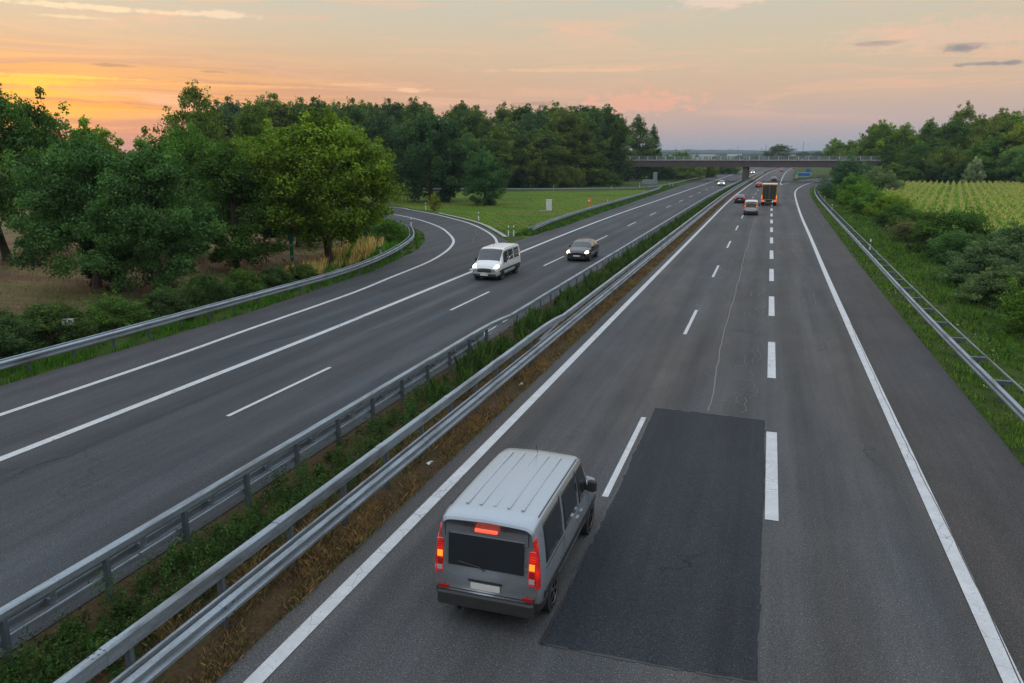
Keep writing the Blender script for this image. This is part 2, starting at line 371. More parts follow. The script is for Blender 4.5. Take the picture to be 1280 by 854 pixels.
# ================================================================== SKY AND LIGHT
SUN = Vector((-.7567, .6500, .0560)).normalized()
w = bpy.data.worlds.new('World'); S.world = w; w.use_nodes = True
nt = NT(w.node_tree); bg = nt.n['Background']
def world():
    sky = nt.new('ShaderNodeTexSky', sky_type='NISHITA'); sky.sun_disc = False
    sky.sun_elevation = R(3.2); sky.sun_rotation = R(-49.3); sky.dust_density = 2.0; sky.ozone_density = 2.
    d = nt.vmath('NORMALIZE', nt.new('ShaderNodeTexCoord').outputs['Generated'])
    sp = nt.new('ShaderNodeSeparateXYZ'); nt.put(sp.inputs[0], d); z = sp.outputs[2]
    el = nt.math('MULTIPLY', nt.math('ARCSINE', z), 180 / math.pi)         # elevation, degrees
    az = nt.math('MULTIPLY', nt.math('ARCTAN2', sp.outputs[0], sp.outputs[1]), 180 / math.pi)
    base = nt.ramp(nt.map(el, 0, 45), [(0, lin(150, 158, 172)), (.018, lin(163, 166, 177)), (.05, lin(194, 174, 170)), (.10, lin(213, 183, 158)), (.16, lin(213, 195, 166)),
                                       (.24, lin(203, 199, 182)), (.34, lin(190, 198, 196)), (.55, lin(201, 213, 222)), (1., lin(211, 224, 237))])
    boost = nt.map(el, 12, 40, 1.0, 1.75, True)
    bv = nt.new('ShaderNodeVectorMath', operation='SCALE'); nt.put(bv.inputs[0], base); nt.put(bv.inputs['Scale'], boost); col = bv.outputs[0]
    # warm glow round the setting sun (degrees from it, flattened vertically)
    saz = math.degrees(math.atan2(SUN.x, SUN.y)); sel = 3.4
    da = nt.math('SUBTRACT', az, saz); de = nt.math('SUBTRACT', el, sel)
    def glow(sx_, sy_, p=1.):
        q = nt.math('ADD', nt.math('POWER', nt.math('ABSOLUTE', nt.math('DIVIDE', da, sx_)), 2.), nt.math('POWER', nt.math('ABSOLUTE', nt.math('DIVIDE', de, sy_)), 2.))
        return nt.math('EXPONENT', nt.math('MULTIPLY', q, -p))
    dist = nt.new('ShaderNodeCombineXYZ'); nt.put(dist.inputs[0], nt.math('MULTIPLY', az, .045)); nt.put(dist.inputs[1], nt.math('MULTIPLY', el, .42))
    warp = nt.new('ShaderNodeTexNoise'); nt.put(warp.inputs['Vector'], dist.outputs[0]); warp.inputs['Scale'].default_value = 1.; warp.inputs['Detail'].default_value = 3
    cv = nt.vmath('ADD', dist.outputs[0], nt.vmath('MULTIPLY', warp.outputs[1], (1.6, 1.1, 0)))
    c1 = nt.noise(cv, 1.9, 6, .62, .6); c2 = nt.noise(nt.scale(cv, (.6, 2.2, 1)), 2.2, 5, .6)
    col = nt.mix(nt.math('MULTIPLY', glow(34, 4.0), .60), col, c4(lin(222, 157, 108)))
    col = nt.mix(nt.math('MULTIPLY', glow(18, 2.9), nt.math('MULTIPLY_ADD', nt.map(c2, .36, .62, 0, 1, True), .30, .62)), col, nt.mix(nt.map(c2, .40, .60, 0, 1, True), c4(lin(205, 106, 72)), c4(lin(255, 170, 66))))
    streak = nt.map(c2, .40, .62, 0, 1, True)
    col = nt.mix(nt.math('MULTIPLY', glow(4.4, 1.8), nt.math('MULTIPLY_ADD', streak, .75, .2)), col, c4(lin(255, 190, 44)))
    red = nt.math('MULTIPLY', nt.map(el, .6, 3.0, 1, 0, True), glow(22, 9.))
    col = nt.mix(nt.math('MULTIPLY', red, .62), col, c4(lin(226, 116, 92)))
    # cirrus: pink-lit wisps
    wisp = nt.math('MULTIPLY', nt.map(c1, .47, .68, 0, 1, True), nt.map(el, 1.2, 4, 0, 1, True))
    wisp = nt.math('MULTIPLY', wisp, nt.map(nt.noise(dist.outputs[0], .55, 2), .38, .58, .2, 1))
    col = nt.mix(nt.math('MULTIPLY', wisp, .85), col, c4(lin(246, 192, 158)))
    # a few small named clouds, as soft blobs on the sky dome: (azimuth, elevation, half sizes, colour, strength)
    def blob(a, e, sa, se, c, s, nz=.55):
        nonlocal col
        dd = nt.new('ShaderNodeCombineXYZ'); nt.put(dd.inputs[0], nt.math('DIVIDE', nt.math('SUBTRACT', az, a), sa)); nt.put(dd.inputs[1], nt.math('DIVIDE', nt.math('SUBTRACT', el, e), se))
        q = nt.math('ADD', nt.vmath('LENGTH', dd.outputs[0], None, 1), nt.map(nt.noise(nt.scale(dist.outputs[0], (22, 6, 1)), 1.0, 4, .6), .25, .75, -nz, nz))
        col = nt.mix(nt.math('MULTIPLY', nt.map(q, .35, 1.1, 1, 0, True), s), col, c4(c))
    for a in SKYBLOBS: blob(*a)
    ns = nt.new('ShaderNodeVectorMath', operation='SCALE'); nt.l.new(sky.outputs[0], ns.inputs[0]); ns.inputs['Scale'].default_value = .008
    below = nt.map(z, -.02, -.002, 0, 1)
    full = nt.vmath('ADD', nt.vmath('SCALE', col, None), ns.outputs[0])
    fs = full.node.inputs[0].links[0].from_node; fs.inputs['Scale'].default_value = SKYK
    nt.l.new(nt.mix(below, c4((.12, .12, .11)), full), bg.inputs['Color']); bg.inputs['Strength'].default_value = 1.0
SKYK = 1.0
def azel(px, py):
    f = 961.385; p = R(13.4486); yw = R(18.167); x = (px - 640) / f; y = -(py - 427) / f
    Y = math.cos(p) + y * math.sin(p); Z = y * math.cos(p) - math.sin(p)
    X2 = math.cos(yw) * x - math.sin(yw) * Y; Y2 = math.sin(yw) * x + math.cos(yw) * Y
    return math.degrees(math.atan2(X2, Y2)), math.degrees(math.atan2(Z, math.hypot(X2, Y2)))
DK = lin(140, 138, 142)
SKYBLOBS = [(*azel(1097, 54), 1.9, .20, DK, .75), (*azel(1204, 59), 1.6, .36, DK, .9), (*azel(1228, 80), 1.6, .16, DK, .7), (*azel(1262, 78), .9, .16, DK, .7),
            (*azel(670, 130), 2.2, .16, lin(176, 142, 130), .6), (*azel(142, 82), 1.5, .12, lin(150, 120, 110), .6), (*azel(265, 90), .9, .10, lin(160, 130, 115), .5),
            (*azel(110, 9), 5.5, .22, lin(255, 226, 186), .8), (*azel(90, 21), 2.4, .12, lin(250, 222, 180), .6), (*azel(275, 18), 2.6, .28, lin(252, 224, 190), .75),
            (*azel(60, 95), 7, .12, lin(255, 205, 90), .9), (*azel(40, 101), 3.0, .42, lin(255, 206, 56), .8), (*azel(20, 116), 3.5, .22, lin(255, 190, 50), .85), (*azel(110, 131), 6, .25, lin(255, 170, 40), .75),
            (*azel(280, 107), 7, .11, lin(255, 190, 120), .6), (*azel(515, 113), 1.6, .2, lin(255, 205, 165), .8), (*azel(435, 106), 3., .1, lin(250, 190, 140), .6),
            (*azel(800, 128), 4.2, .9, lin(250, 180, 150), .6, .9), (*azel(720, 88), 8, .16, lin(246, 198, 160), .55), (*azel(900, 3), 3., .5, lin(250, 215, 195), .6), (*azel(1220, 40), 9, 1.1, lin(240, 196, 172), .45, .9)]
world()
sun_d = bpy.data.lights.new('sun', 'SUN'); sun_d.energy = .9; sun_d.angle = R(6); sun_d.color = (1, .62, .34)
sun = bpy.data.objects.new('sun', sun_d); COL.objects.link(sun)
sun.rotation_euler = (-SUN).to_track_quat('-Z', 'Y').to_euler()

# ================================================================== GROUND
g = MB()
xs = [-9000, -2500, -800, -300, -120, -40, 0, 40, 120, 300, 800, 2500, 9000]; ys = [-300, -20, 0, 40, 120, 300, 800, 2500, 9000, 14000]
for y in ys:
    for x in xs: g.v.append((x, y, -.06))
for j in range(len(ys) - 1):
    for i in range(len(xs) - 1): k = j * len(xs) + i; g.f.append((k, k + 1, k + 1 + len(xs), k + len(xs)))
tag(g.build('ground', M['ground']), kind='structure')
fld = MB(); fld.add([(-27, 5, -.045), (-27.2, 45, -.045), (-30, 60, -.045), (-37, 72, -.045), (-55, 88, -.045), (-140, 95, -.045), (-140, 5, -.045)], [(6, 5, 4, 3, 2, 1, 0)])
tag(fld.build('field', M['field']), kind='structure')
md = MB(); md.add([(-22.8, 74, -.045), (-24.3, 120, -.045), (-25, 200, -.045), (-36, 190, -.045), (-58, 177, -.045), (-120, 165, -.045), (-100, 128, -.045), (-60, 119, -.045), (-45, 104, -.045), (-32, 87, -.045)], [tuple(range(10))])
tag(md.build('meadow', M['meadow']), kind='structure')
mdn = MB(); ysd = np.arange(-5, 700, 10.)
strip(mdn, [(-11.3 + crv(y), y) for y in ysd], [(-7.3 + crv(y), y) for y in ysd], -.02, .02)
tag(mdn.build('median_ground', M['median']), kind='structure')

# ================================================================== ROADS
ysd = np.r_[np.arange(-15, 300, 6.), np.arange(300, 1200, 20.)]
rr = MB()
def right_edge(y):
    if y < 200: return 4.45 + crv(y)
    return max(4.45, 4.45) + crv(y)
strip(rr, [(-7.5 + crv(y), y) for y in ysd], [(float(np.interp(y, [0, 80, 150, 232, 245], [4.2, 4.4, 5.6, 7.5, 4.2 + crv(245)])) if y < 245 else 4.2 + crv(y), y) for y in ysd], 0.)
road_r = tag(rr.build('motorway_road', M['asphalt']), kind='structure')
sh = MB()                                              # right hard shoulder, running into the exit ramp
SL = [(4.15, -15), (4.15, 60), (4.35, 90), (4.5, 120), (4.9, 150), (5.3, 176), (6.2, 205), (8.2, 232), (11.4, 259), (15, 281), (21, 308), (29, 335)]
SR = [(6.78, -15), (6.8, 50), (7.0, 84), (7.4, 120), (8.1, 163), (9.1, 198), (10.4, 221), (12.6, 239), (16.4, 258), (20.5, 277), (27, 302), (36, 328)]
a, _ = resample(SL, 4.); b, _ = resample(SR, 4.); n = min(len(a), len(b)); ia = np.linspace(0, 1, 90)
def along(p, t): q, s = resample(p, 2.); s = s / s[-1]; return np.stack([np.interp(t, s, q[:, k]) for k in (0, 1)], 1)
strip(sh, along(SL, ia), along(SR, ia), .004, .12)
tag(sh.build('hard_shoulder', M['shoulder']), kind='structure')
ex = MB()                                              # exit ramp carriageway on the right
EL = [(2.5, 160), (3.2, 200), (4.2, 235), (6.2, 262), (8.6, 283), (14, 310), (22, 340)]
ER = [(5.0, 158), (5.9, 197), (8.2, 231.5), (11.4, 258.5), (15, 280.5), (21, 307.5), (29, 334.5)]
strip(ex, along(EL, ia), along(ER, ia), .008, .12)
tag(ex.build('exit_ramp', M['ramp']), kind='structure')
nr = MB(); ys2 = [y for y in ysd if y > 268]            # shoulder of the motorway beyond the exit
strip(nr, [(4.1 + crv(y) - 2.4 * 0, y) for y in ys2], [(4.2 + 1.2 + crv(y), y) for y in ys2], .002)
tag(nr.build('hard_shoulder', M['shoulder']), kind='structure')
lr = MB()
def lefte(y): return float(np.interp(y, [-15, 70, 122, 215, 417, 587, 800, 1200], [-22.7, -22.6, -22.9, -24.0, -24.5 + 2, -23 + 4, -19 + 6, 5]))
strip(lr, [(lefte(y), y) for y in ysd], [(-11.15 + crv(y), y) for y in ysd], 0.)
road_l = tag(lr.build('motorway_road', M['asphalt_left']), kind='structure')
rp = MB()                                              # entry ramp and acceleration lane on the left
RL = [(-25.1, -15), (-25.1, 33), (-26.1, 48), (-28.5, 60.6), (-31.2, 68.2), (-33.8, 73.7), (-36.4, 78), (-42.5, 86), (-51, 95), (-62, 104.5), (-80, 113), (-105, 119)]
RR_ = [(-22.5, -15), (-22.4, 33), (-22.4, 50), (-22.4, 64), (-23.3, 70), (-25.5, 73.6), (-28.2, 79), (-32.4, 86.2), (-36.8, 92.4), (-45.6, 103), (-60, 116.8), (-95, 131)]
L2 = np.vstack([np.linspace(RL[i], RL[i + 1], 7)[:-1] for i in range(len(RL) - 1)]); R2 = np.vstack([np.linspace(RR_[i], RR_[i + 1], 7)[:-1] for i in range(len(RL) - 1)])
strip(rp, L2, R2, .004)
tag(rp.build('entry_ramp', M['ramp']), kind='structure')
dk = MB(); strip(dk, [(-40.9, 83.6), (-50.7, 94.2), (-61.5, 103.6), (-79, 112)], [(-34.6, 88.6), (-45.0, 101.3), (-59.0, 114.6), (-88, 126.7)], .008, .004)
dko = dk.build('new_surface', M['ramp_dark'], None); tag(dko, kind='structure')

# ---- markings and repairs (parts of the roads)
mk = MB(); Z = .012
yy = lambda a, b, s=6.: np.arange(a, b + .1, s)
ribbon(mk, [(-6.93 + crv(y), y) for y in yy(-12, 900, 8)], .28, Z, 3)
mk.build('edge_line', M['paint'], road_r)
mk = MB(); ribbon(mk, [(4.09, -12), (4.09, 45), (4.3, 83), (4.45, 114), (4.9, 151), (5.55, 185), (6.6, 209), (8.7, 234.5), (11.7, 260.5), (15.2, 281.8), (21.3, 308), (29, 334.5)], .29, Z + .004, 2.5)
mk.build('edge_line', M['paint'], road_r)
mk = MB(); ribbon(mk, [(2.6 + crv(y) * .55, y) for y in yy(241, 246, 3)] + [(1.35 + crv(y), y) for y in yy(262, 900, 14)], .27, Z, 3)
mk.build('edge_line', M['paint'], road_r)
mk = MB(); ribbon(mk, [(2.9, 240), (4.6, 256), (7.2, 274), (11.5, 296), (18.5, 327)], .22, Z + .003, 2.5)
mk.build('edge_line', M['paint'], road_r)
mk = MB()
for k in range(-1, 40):
    y0 = 16.65 + 18.05 * (k - 1)
    if y0 > 620: break
    ribbon(mk, [(-3.156 + crv(y0), y0), (-3.156 + crv(y0 + 6), y0 + 6)], .15, Z, 3)
mk.build('lane_dashes', M['paint'], road_r)
mk = MB()
for k in range(-1, 19):
    y0 = 16.6 + 11.85 * k
    ribbon(mk, [(.585 + crv(y0), y0), (.585 + crv(y0 + 5.9), y0 + 5.9)], .29, Z, 3)
mk.build('exit_lane_dashes', M['paint'], road_r)
rq = rs(3); corners = [(-3.03, 10.75), (.40, 10.85), (.42, 23.55), (-2.98, 23.75)]; edge = []
for a_, b_ in zip(corners, corners[1:] + corners[:1]):
    n_ = int(math.hypot(b_[0] - a_[0], b_[1] - a_[1]) / .22); wv = np.cumsum(rq.normal(0, .006, n_)); wv -= np.linspace(wv[0], wv[-1], n_)
    for k in range(n_): u = k / n_; edge.append((a_[0] + (b_[0] - a_[0]) * u + wv[k] + rq.normal(0, .004), a_[1] + (b_[1] - a_[1]) * u + wv[k] + rq.normal(0, .004)))
mk = MB(); c_ = (-1.3, 17.2); mk.v = [(*c_, .006)] + [(*p, .006) for p in edge]; n_ = len(edge); mk.f = [(0, 1 + k, 1 + (k + 1) % n_) for k in range(n_)]
mk.build('repair_patch', M['patch'], road_r)
mk = MB()
for k in range(n_):
    if rq.rand() < .86: ribbon(mk, [edge[k], edge[(k + 1) % n_]], rq.uniform(.025, .065), .0085, .3)
mk.build('joint_seal', M['tar'], road_r)
rng = rs(5); mk = MB()
def scribble(p0, p1, amp, w, n=14, z=.010):
    t = np.linspace(0, 1, n); p = np.array(p0)[None] * (1 - t[:, None]) + np.array(p1)[None] * t[:, None]
    wob = np.cumsum(rng.randn(n)) * amp; wob -= np.linspace(wob[0], wob[-1], n); p[:, 0] += wob
    ribbon(mk, p, w, z, .4)
scribble((-1.32, 23.9), (-1.5, 36), .018, .045, 34); scribble((-1.5, 36), (-1.5, 62), .02, .045, 40); scribble((-1.5, 62), (-1.45, 100), .025, .045, 40)
for k in range(26):                                     # scrape marks in the middle lane
    y = rng.uniform(24, 58); x = rng.normal(-.25, .28); L = rng.uniform(.3, 2.2)
    scribble((x, y), (x + rng.normal(0, .18), y + L), .07, rng.uniform(.012, .028), 10)
for k in range(10):
    y = rng.uniform(25, 45); x = rng.uniform(-1.6, -.5); a_ = rng.uniform(-.5, .5)
    ribbon(mk, [(x, y), (x + .35, y + .08 * a_ + .05), (x + .8 + .4 * a_, y - .05 + .2 * a_)], .02, .010, .2)
for (x, y) in ((-3.05, 42), (-2.9, 40.3), (-3.0, 57), (-2.9, 76)):
    for k in range(2): scribble((x + rng.normal(0, .15), y + rng.normal(0, .4)), (x + rng.normal(0, .25), y + rng.uniform(.3, 1.2)), .06, .035, 8)
mk.build('scrape_marks', M['seal'], road_r)
mk = MB()
for (p0, p1) in (((2.9, 60), (2.3, 72)), ((2.8, 44), (2.5, 52)), ((6.2, 96), (6.4, 110)), ((6.1, 112), (6.3, 126)), ((2.3, 33), (3.2, 36.5))): scribble(p0, p1, .09, .03, 18, .0115)
scribble((4.18, 8), (4.2, 40), .012, .022, 90, .0175)
mk.build('crack', M['tar'], road_r)
# left carriageway
mk = MB(); ribbon(mk, [(-17.75, -12), (-17.8, 20), (-18.0, 46)], .95, .004, 4); mk.build('repaved_strip', M['ramp_dark'], road_l)
mk = MB(); ribbon(mk, [(-11.9 + crv(y), y) for y in yy(-12, 900, 8)], .22, Z, 3); mk.build('edge_line', M['paint'], road_l)
mk = MB(); ribbon(mk, [(-18.85, -12), (-18.9, 25), (-19.1, 37), (-19.4, 50), (-19.6, 62), (-19.95, 80), (-20.1, 108), (-19.6, 150), (-19.0, 197), (-18.4, 247), (-17.5, 340), (-15.5, 451), (-8, 640)], .30, Z, 3); mk.build('edge_line', M['paint'], road_l)
mk = MB()
for k in range(-1, 34):
    y0 = 18.75 + 17.9 * k
    ribbon(mk, [(-15.42 + crv(y0), y0), (-15.42 + crv(y0 + 6), y0 + 6)], .15, Z, 3)
mk.build('lane_dashes', M['paint'], road_l)
mk = MB(); ribbon(mk, [(-22.2, -12), (-22.25, 20), (-22.6, 30), (-22.95, 39.6), (-23.6, 46), (-24.3, 53), (-25.2, 58), (-26.5, 63.1), (-28.4, 68.6), (-31.3, 74.5), (-35.3, 81.5), (-40.4, 88.6), (-45.1, 94.1), (-51.2, 99.8), (-62, 107), (-80, 115)], .25, Z, 2.); mk.build('ramp_line', M['paint'], road_l)
mk = MB(); ribbon(mk, [(-19.75, 50.7), (-20.4, 55), (-21.3, 59.5), (-22.7, 64.6), (-24.5, 69.9), (-26.9, 75.3), (-30.1, 81.2), (-33.9, 87.4), (-38.3, 93.3), (-45.3, 101.8), (-52.2, 108.8), (-59, 114.4), (-90, 128)], .25, Z, 2.); mk.build('ramp_line', M['paint'], road_l)
mk = MB()
for (p0, p1) in (((-26.2, 68), (-30.6, 80)), ((-20.5, 26.5), (-18.3, 38)), ((-16.9, 30), (-16.7, 45))): scribble(p0, p1, .06, .035, 20, .0125)
mk.build('crack', M['tar'], road_l)
kb = MB()                                              # pale channel stones along the outside of the ramp bend
ribbon(kb, [(-24.9, 73.9), (-27.9, 79.6), (-32.0, 86.8), (-36.4, 93.1), (-45.1, 103.6)], .45, .015, 1.)
tag(kb.build('gutter_strip', M['concrete']), kind='structure')

# ================================================================== GUARD RAILS
def extrude(mb, path, prof, step=2., sm=True, thick=None):
    p, s = resample(path, step); t, n = normals(p); o = len(mb.v); k = len(prof)
    for a, b in zip(p, n):
        for (u, z) in prof: mb.v.append((a[0] + b[0] * u, a[1] + b[1] * u, z + (a[2] if len(a) > 2 else 0)))
    for i in range(len(p) - 1):
        for j in range(k): q = (j + 1) % k; mb.f.append((o + i * k + j, o + i * k + q, o + (i + 1) * k + q, o + (i + 1) * k + j))
    mb.f.append(tuple(o + j for j in range(k))); mb.f.append(tuple(o + (len(p) - 1) * k + j for j in reversed(range(k))))
def wprof(u, z0, z1, side):                             # W beam, bulging to `side`
    h = z1 - z0; d = .075 * side
    fr = [(u, z0), (u + d, z0 + .14 * h), (u + d, z0 + .30 * h), (u + .1 * d, z0 + .44 * h), (u + .1 * d, z0 + .56 * h), (u + d, z0 + .70 * h), (u + d, z0 + .86 * h), (u, z1)]
    return fr + [(x - .014 * side, z) for x, z in reversed(fr)]
def bprof(u, w_, z0, z1): return [(u - w_ / 2, z0), (u + w_ / 2, z0), (u + w_ / 2, z1 - .02), (u + w_ / 2 - .02, z1), (u - w_ / 2 + .02, z1), (u - w_ / 2, z1 - .02)]
def at_s(path, sv):
    p, s = resample(path, 1.); t, n = normals(p)
    return [(np.array([np.interp(x, s, p[:, k]) for k in (0, 1)]), np.array([np.interp(x, s, n[:, k]) for k in (0, 1)])) for x in sv], s[-1]
def orient(pt, n): return math.atan2(-n[1] * -1, n[0])
def put_parts(par, proto, path, sv, du=0., dz=0.):
    pts, _ = at_s(path, sv)
    for i, (p, n) in enumerate(pts):
        o = proto if (i == 0 and not proto.get('_used')) else proto.copy()
        if o is not proto: COL.objects.link(o)
        o.parent = par; o.location = (p[0] + n[0] * du, p[1] + n[1] * du, dz); o.rotation_euler = (0, 0, math.atan2(n[1], n[0]))
    return
def proto_post(h, w_=.10, d=.06, mat='post', z0=-.15):
    m_ = MB(); t_ = .012                                # sigma-like open steel post: web and two flanges
    m_.box(-w_ / 2, w_ / 2, -t_ / 2, t_ / 2, z0, h).box(-w_ / 2, -w_ / 2 + t_, t_ / 2 + .001, d, z0, h).box(w_ / 2 - t_, w_ / 2, t_ / 2 + .001, d, z0, h)
    return m_.build('post', M[mat])
# 1 median barrier towards the oncoming carriageway
XL = -10.85
pathA = [(XL, -3), (XL, 29)]; pathB = [(XL, 33)] + [(XL + crv(y), y) for y in range(60, 420, 20)]
t1 = empty('guardrail', (0, 0, 0), 0, 'steel median barrier beside the oncoming lanes, its posts bare towards the weedy strip', 'guardrail')
mb = MB(); extrude(mb, pathA, bprof(-.06, .17, .79, .93)); extrude(mb, [(XL, 29, 0.), (XL, 31, -.05), (XL, 33, -.17)], bprof(-.06, .17, .79, .93), .5); extrude(mb, pathB, bprof(-.06, .17, .60, .76)); mb.build('top_rail', M['galv'], t1)
mb = MB(); extrude(mb, [(XL, -3), (XL, 30.2)], wprof(-.26, .38, .68, -1)); mb.build('beam', M['galv'], t1)
mb = MB(); extrude(mb, [(XL, -3), (XL, 30.2)], bprof(-.10, .035, .30, .44)); mb.build('lower_strap', M['galv'], t1)
mb = MB(); mb.tube([(XL - .1, 30.2, .40), (XL - .05, 31.8, .66)], .05, 6).tube([(XL - .2, 30.2, .58), (XL - .08, 32.0, .70)], .04, 6); mb.build('end_brace', M['galv'], t1)
po = proto_post(.80, .11, .07); put_parts(t1, po, [(XL, 3), (XL, 31)], np.arange(.6, 27, 2.0))
mb = MB(); mb.box(-.24, -.12, -.05, .05, .46, .58).box(-.16, -.02, -.012, .012, .58, .80); sp = mb.build('spacer', M['galv']); put_parts(t1, sp, [(XL, 3), (XL, 31)], np.arange(1.6, 27, 2.0))
po2 = proto_post(.62, .06, .05); put_parts(t1, po2, pathB, np.r_[np.arange(.8, 90, 2.), np.arange(91, 240, 4.)][:84])
# 2 median barrier towards the outgoing carriageway
XR = -8.28
t2 = empty('guardrail', (0, 0, 0), 0, 'steel median barrier with box top rail and profiled beam beside the fast lane', 'guardrail')
pathA = [(XR, -3), (XR, 29)]; pathB = [(XR, 32.5)] + [(XR + crv(y), y) for y in range(60, 420, 20)]; pathW = [(XR, -3), (XR, 40)] + [(XR + crv(y), y) for y in range(60, 420, 20)]
mb = MB(); extrude(mb, pathA, bprof(0., .15, .96, 1.19)); extrude(mb, [(XR, 29, 0.), (XR, 31, -.06), (XR, 32.5, -.16)], bprof(0., .15, .96, 1.19), .5); extrude(mb, pathB, bprof(.0, .15, .82, 1.02)); mb.build('top_rail', M['galv'], t2)
mb = MB(); extrude(mb, pathW, wprof(.19, .33, .66, 1)); extrude(mb, pathW, bprof(.10, .05, .63, .72)); mb.build('beam', M['galv'], t2)
mb = MB(); mb.tube([(XR + .05, 28.6, .72), (XR + .02, 31.6, .90)], .07, 6); mb.build('end_brace', M['galv'], t2)
po = proto_post(.97, .11, .07); put_parts(t2, po, pathA, np.arange(4.5, 32, 2.0))
po3 = proto_post(.83, .10, .07); put_parts(t2, po3, pathB, np.r_[np.arange(.5, 90, 2.), np.arange(91, 240, 4.)][:82])
mb = MB()
for y in (6.9, 7.0, 7.1, 11.1, 11.2, 15.1, 15.2, 19.1, 23.2):
    for dx in (-.04, .04): mb.box(XR + dx - .012, XR + dx + .012, y - .012, y + .012, 1.185, 1.197)
mb.build('bolts', M['bolt'], t2)
mbb = MB()
for k_, y in enumerate( np.arange(5.2, 60, 4.0)):
    mb = MB(); extrude(mb, [(XR, y), (XR, y + .32)], [(u + (.006 if u > .2 else -.001), z) for u, z in wprof(.19, .325, .665, 1)], .32)
    mb.build('splice_plate', M['galv'], t2)
    if y < 26: mb = MB(); extrude(mb, [(XR, y + 1.9), (XR, y + 2.2)], bprof(0., .162, .955, 1.196), .3); mb.build('splice_plate', M['galv'], t2)
    for dy in (.06, .26):
        for z in (.40, .59): mbb.box(XR + .27, XR + .292, y + dy - .014, y + dy + .014, z - .014, z + .014)
mbb.build('bolts', M['bolt'], t2)
# 3-7 roadside rails with set-back posts
def spaced_rail(path, side, label, spacing=2., ladder=True, top=.75, posts=90, step=2., setback=.5):
    t = empty('guardrail', (0, 0, 0), 0, label, 'guardrail')
    mb = MB(); extrude(mb, path, wprof(0, top - .31, top, side), step); mb.build('beam', M['galv'], t)
    _, L = at_s(path, [0]); sv = np.arange(.6, L - .5, max(spacing, L / posts))
    p_ = proto_post(top - .08, .10, .06); put_parts(t, p_, path, sv, -side * (setback * .55))
    if ladder:
        mb = MB(); extrude(mb, path, bprof(-side * setback, .05, top - .09, top - .02), step); mb.build('back_strap', M['galv'], t)
        x0, x1 = sorted((-side * .02, -side * (setback - .03)))
        mb = MB(); mb.box(x0, x1, -.07, .07, top - .075, top - .063).box(x0, x1, -.07, -.055, top - .20, top - .075); s_ = mb.build('spacer_arm', M['post']); put_parts(t, s_, path, sv)
    else:
        mb = MB(); x0, x1 = sorted((-side * .02, -side * .25)); mb.box(x0, x1, -.05, .05, top - .2, top - .02); s_ = mb.build('spacer', M['post']); put_parts(t, s_, path, sv)
    return t
spaced_rail([(7.45, 8), (7.42, 24), (7.4, 42), (7.75, 77), (8.05, 109), (8.6, 152), (9.6, 184), (11.2, 212), (13.6, 233), (17.5, 252), (23, 275), (30, 297)], -1, 'ladder-like steel guard rail along the grass on the right shoulder', 2., True, setback=.62)
spaced_rail([(-25.45, 2), (-25.5, 24), (-25.6, 34), (-25.7, 42), (-26.3, 47.5), (-27.4, 53), (-29, 59), (-31, 65), (-33.3, 70), (-36.3, 75.6), (-39.6, 80.2), (-44, 85.8), (-52, 93.5)], 1, 'long steel guard rail curving from the left verge round the inside of the ramp', 2., True, setback=.35)
spaced_rail([(-22.9, 76.5), (-23.4, 82), (-24.0, 92), (-24.4, 108), (-24.5, 135), (-24.6, 165), (-25.2, 190), (-26.5, 205)], 1, 'steel guard rail between the green meadow and the oncoming carriageway', 2., True, setback=.45)
spaced_rail([(-125, 158), (-90, 166), (-58, 175.5), (-43.5, 181), (-33, 188), (-28.6, 200), (-26.6, 222), (-26.0, 260), (-24.5, 340), (-22.5, 430)], 1, 'far steel guard rail in front of the dark wood beyond the meadow', 4., False)
spaced_rail([(7.6, 281), (10, 293), (15, 313), (22, 340)], -1, 'short steel guard rail at the tip of the exit gore under the bridge', 2., False)
gm = MB(); gm.add([(6.6, 279, .006), (9.5, 292, .006), (15, 314, .006), (22, 341, .006), (34, 385, .006), (15, 385, .006), (9.6, 330, .006)], [tuple(range(7))]); tag(gm.build('gore_ground', M['ground']), kind='structure')

# ================================================================== BRIDGE
BX1 = 47
br = empty('road_bridge', (0, 272, 0), R(-2), 'concrete and brown girder road bridge crossing the whole motorway', 'bridge')
mb = MB(); mb.box(-75, BX1, -.25, 9.2, 6.75, 7.05, .04); mb.build('deck', M['concrete'], br)
mb = MB(); mb.box(-75, BX1, .0, .45, 4.75, 6.747); mb.box(-75, BX1, 8.3, 8.75, 4.75, 6.747); mb.box(-75, BX1, .55, 8.2, 4.95, 5.2); mb.build('girder', M['girder'], br)
mb = MB(); mb.box(-.85, .85, .7, 7.9, -.3, 4.745, .18); p_ = mb.build('pier', M['pier'], br); p_.location = (-8.0, 0, 0)
for sx in (-1, 1):
    mb = MB(); mb.box(-1.2, 1.2, -.2, 9, -.3, 4.745); a_ = mb.build('abutment', M['concrete'], br); a_.location = (-52 if sx < 0 else 40, 0, 0)
for y in (-.12, 9.05):
    mb = MB(); mb.box(-75, BX1, y - .04, y + .04, 8.17, 8.25).box(-75, BX1, y - .025, y + .025, 7.15, 7.20)
    x = -75.
    while x < BX1: mb.box(x, x + .03, y - .015, y + .015, 7.20, 8.17); x += .16
    rl = mb.build('railing', M['bridge_rail'], br)
    for i in range(48): mb = None
pm = MB(); pm.box(-.06, .06, -.05, .05, 7.05, 8.28); pp = pm.build('railing_post', M['white_plastic'])
for i in range(40):
    o = pp if i == 0 else pp.copy()
    if i: COL.objects.link(o)
    o.parent = br; o.location = (-74 + 3.05 * i, -.2, 0)

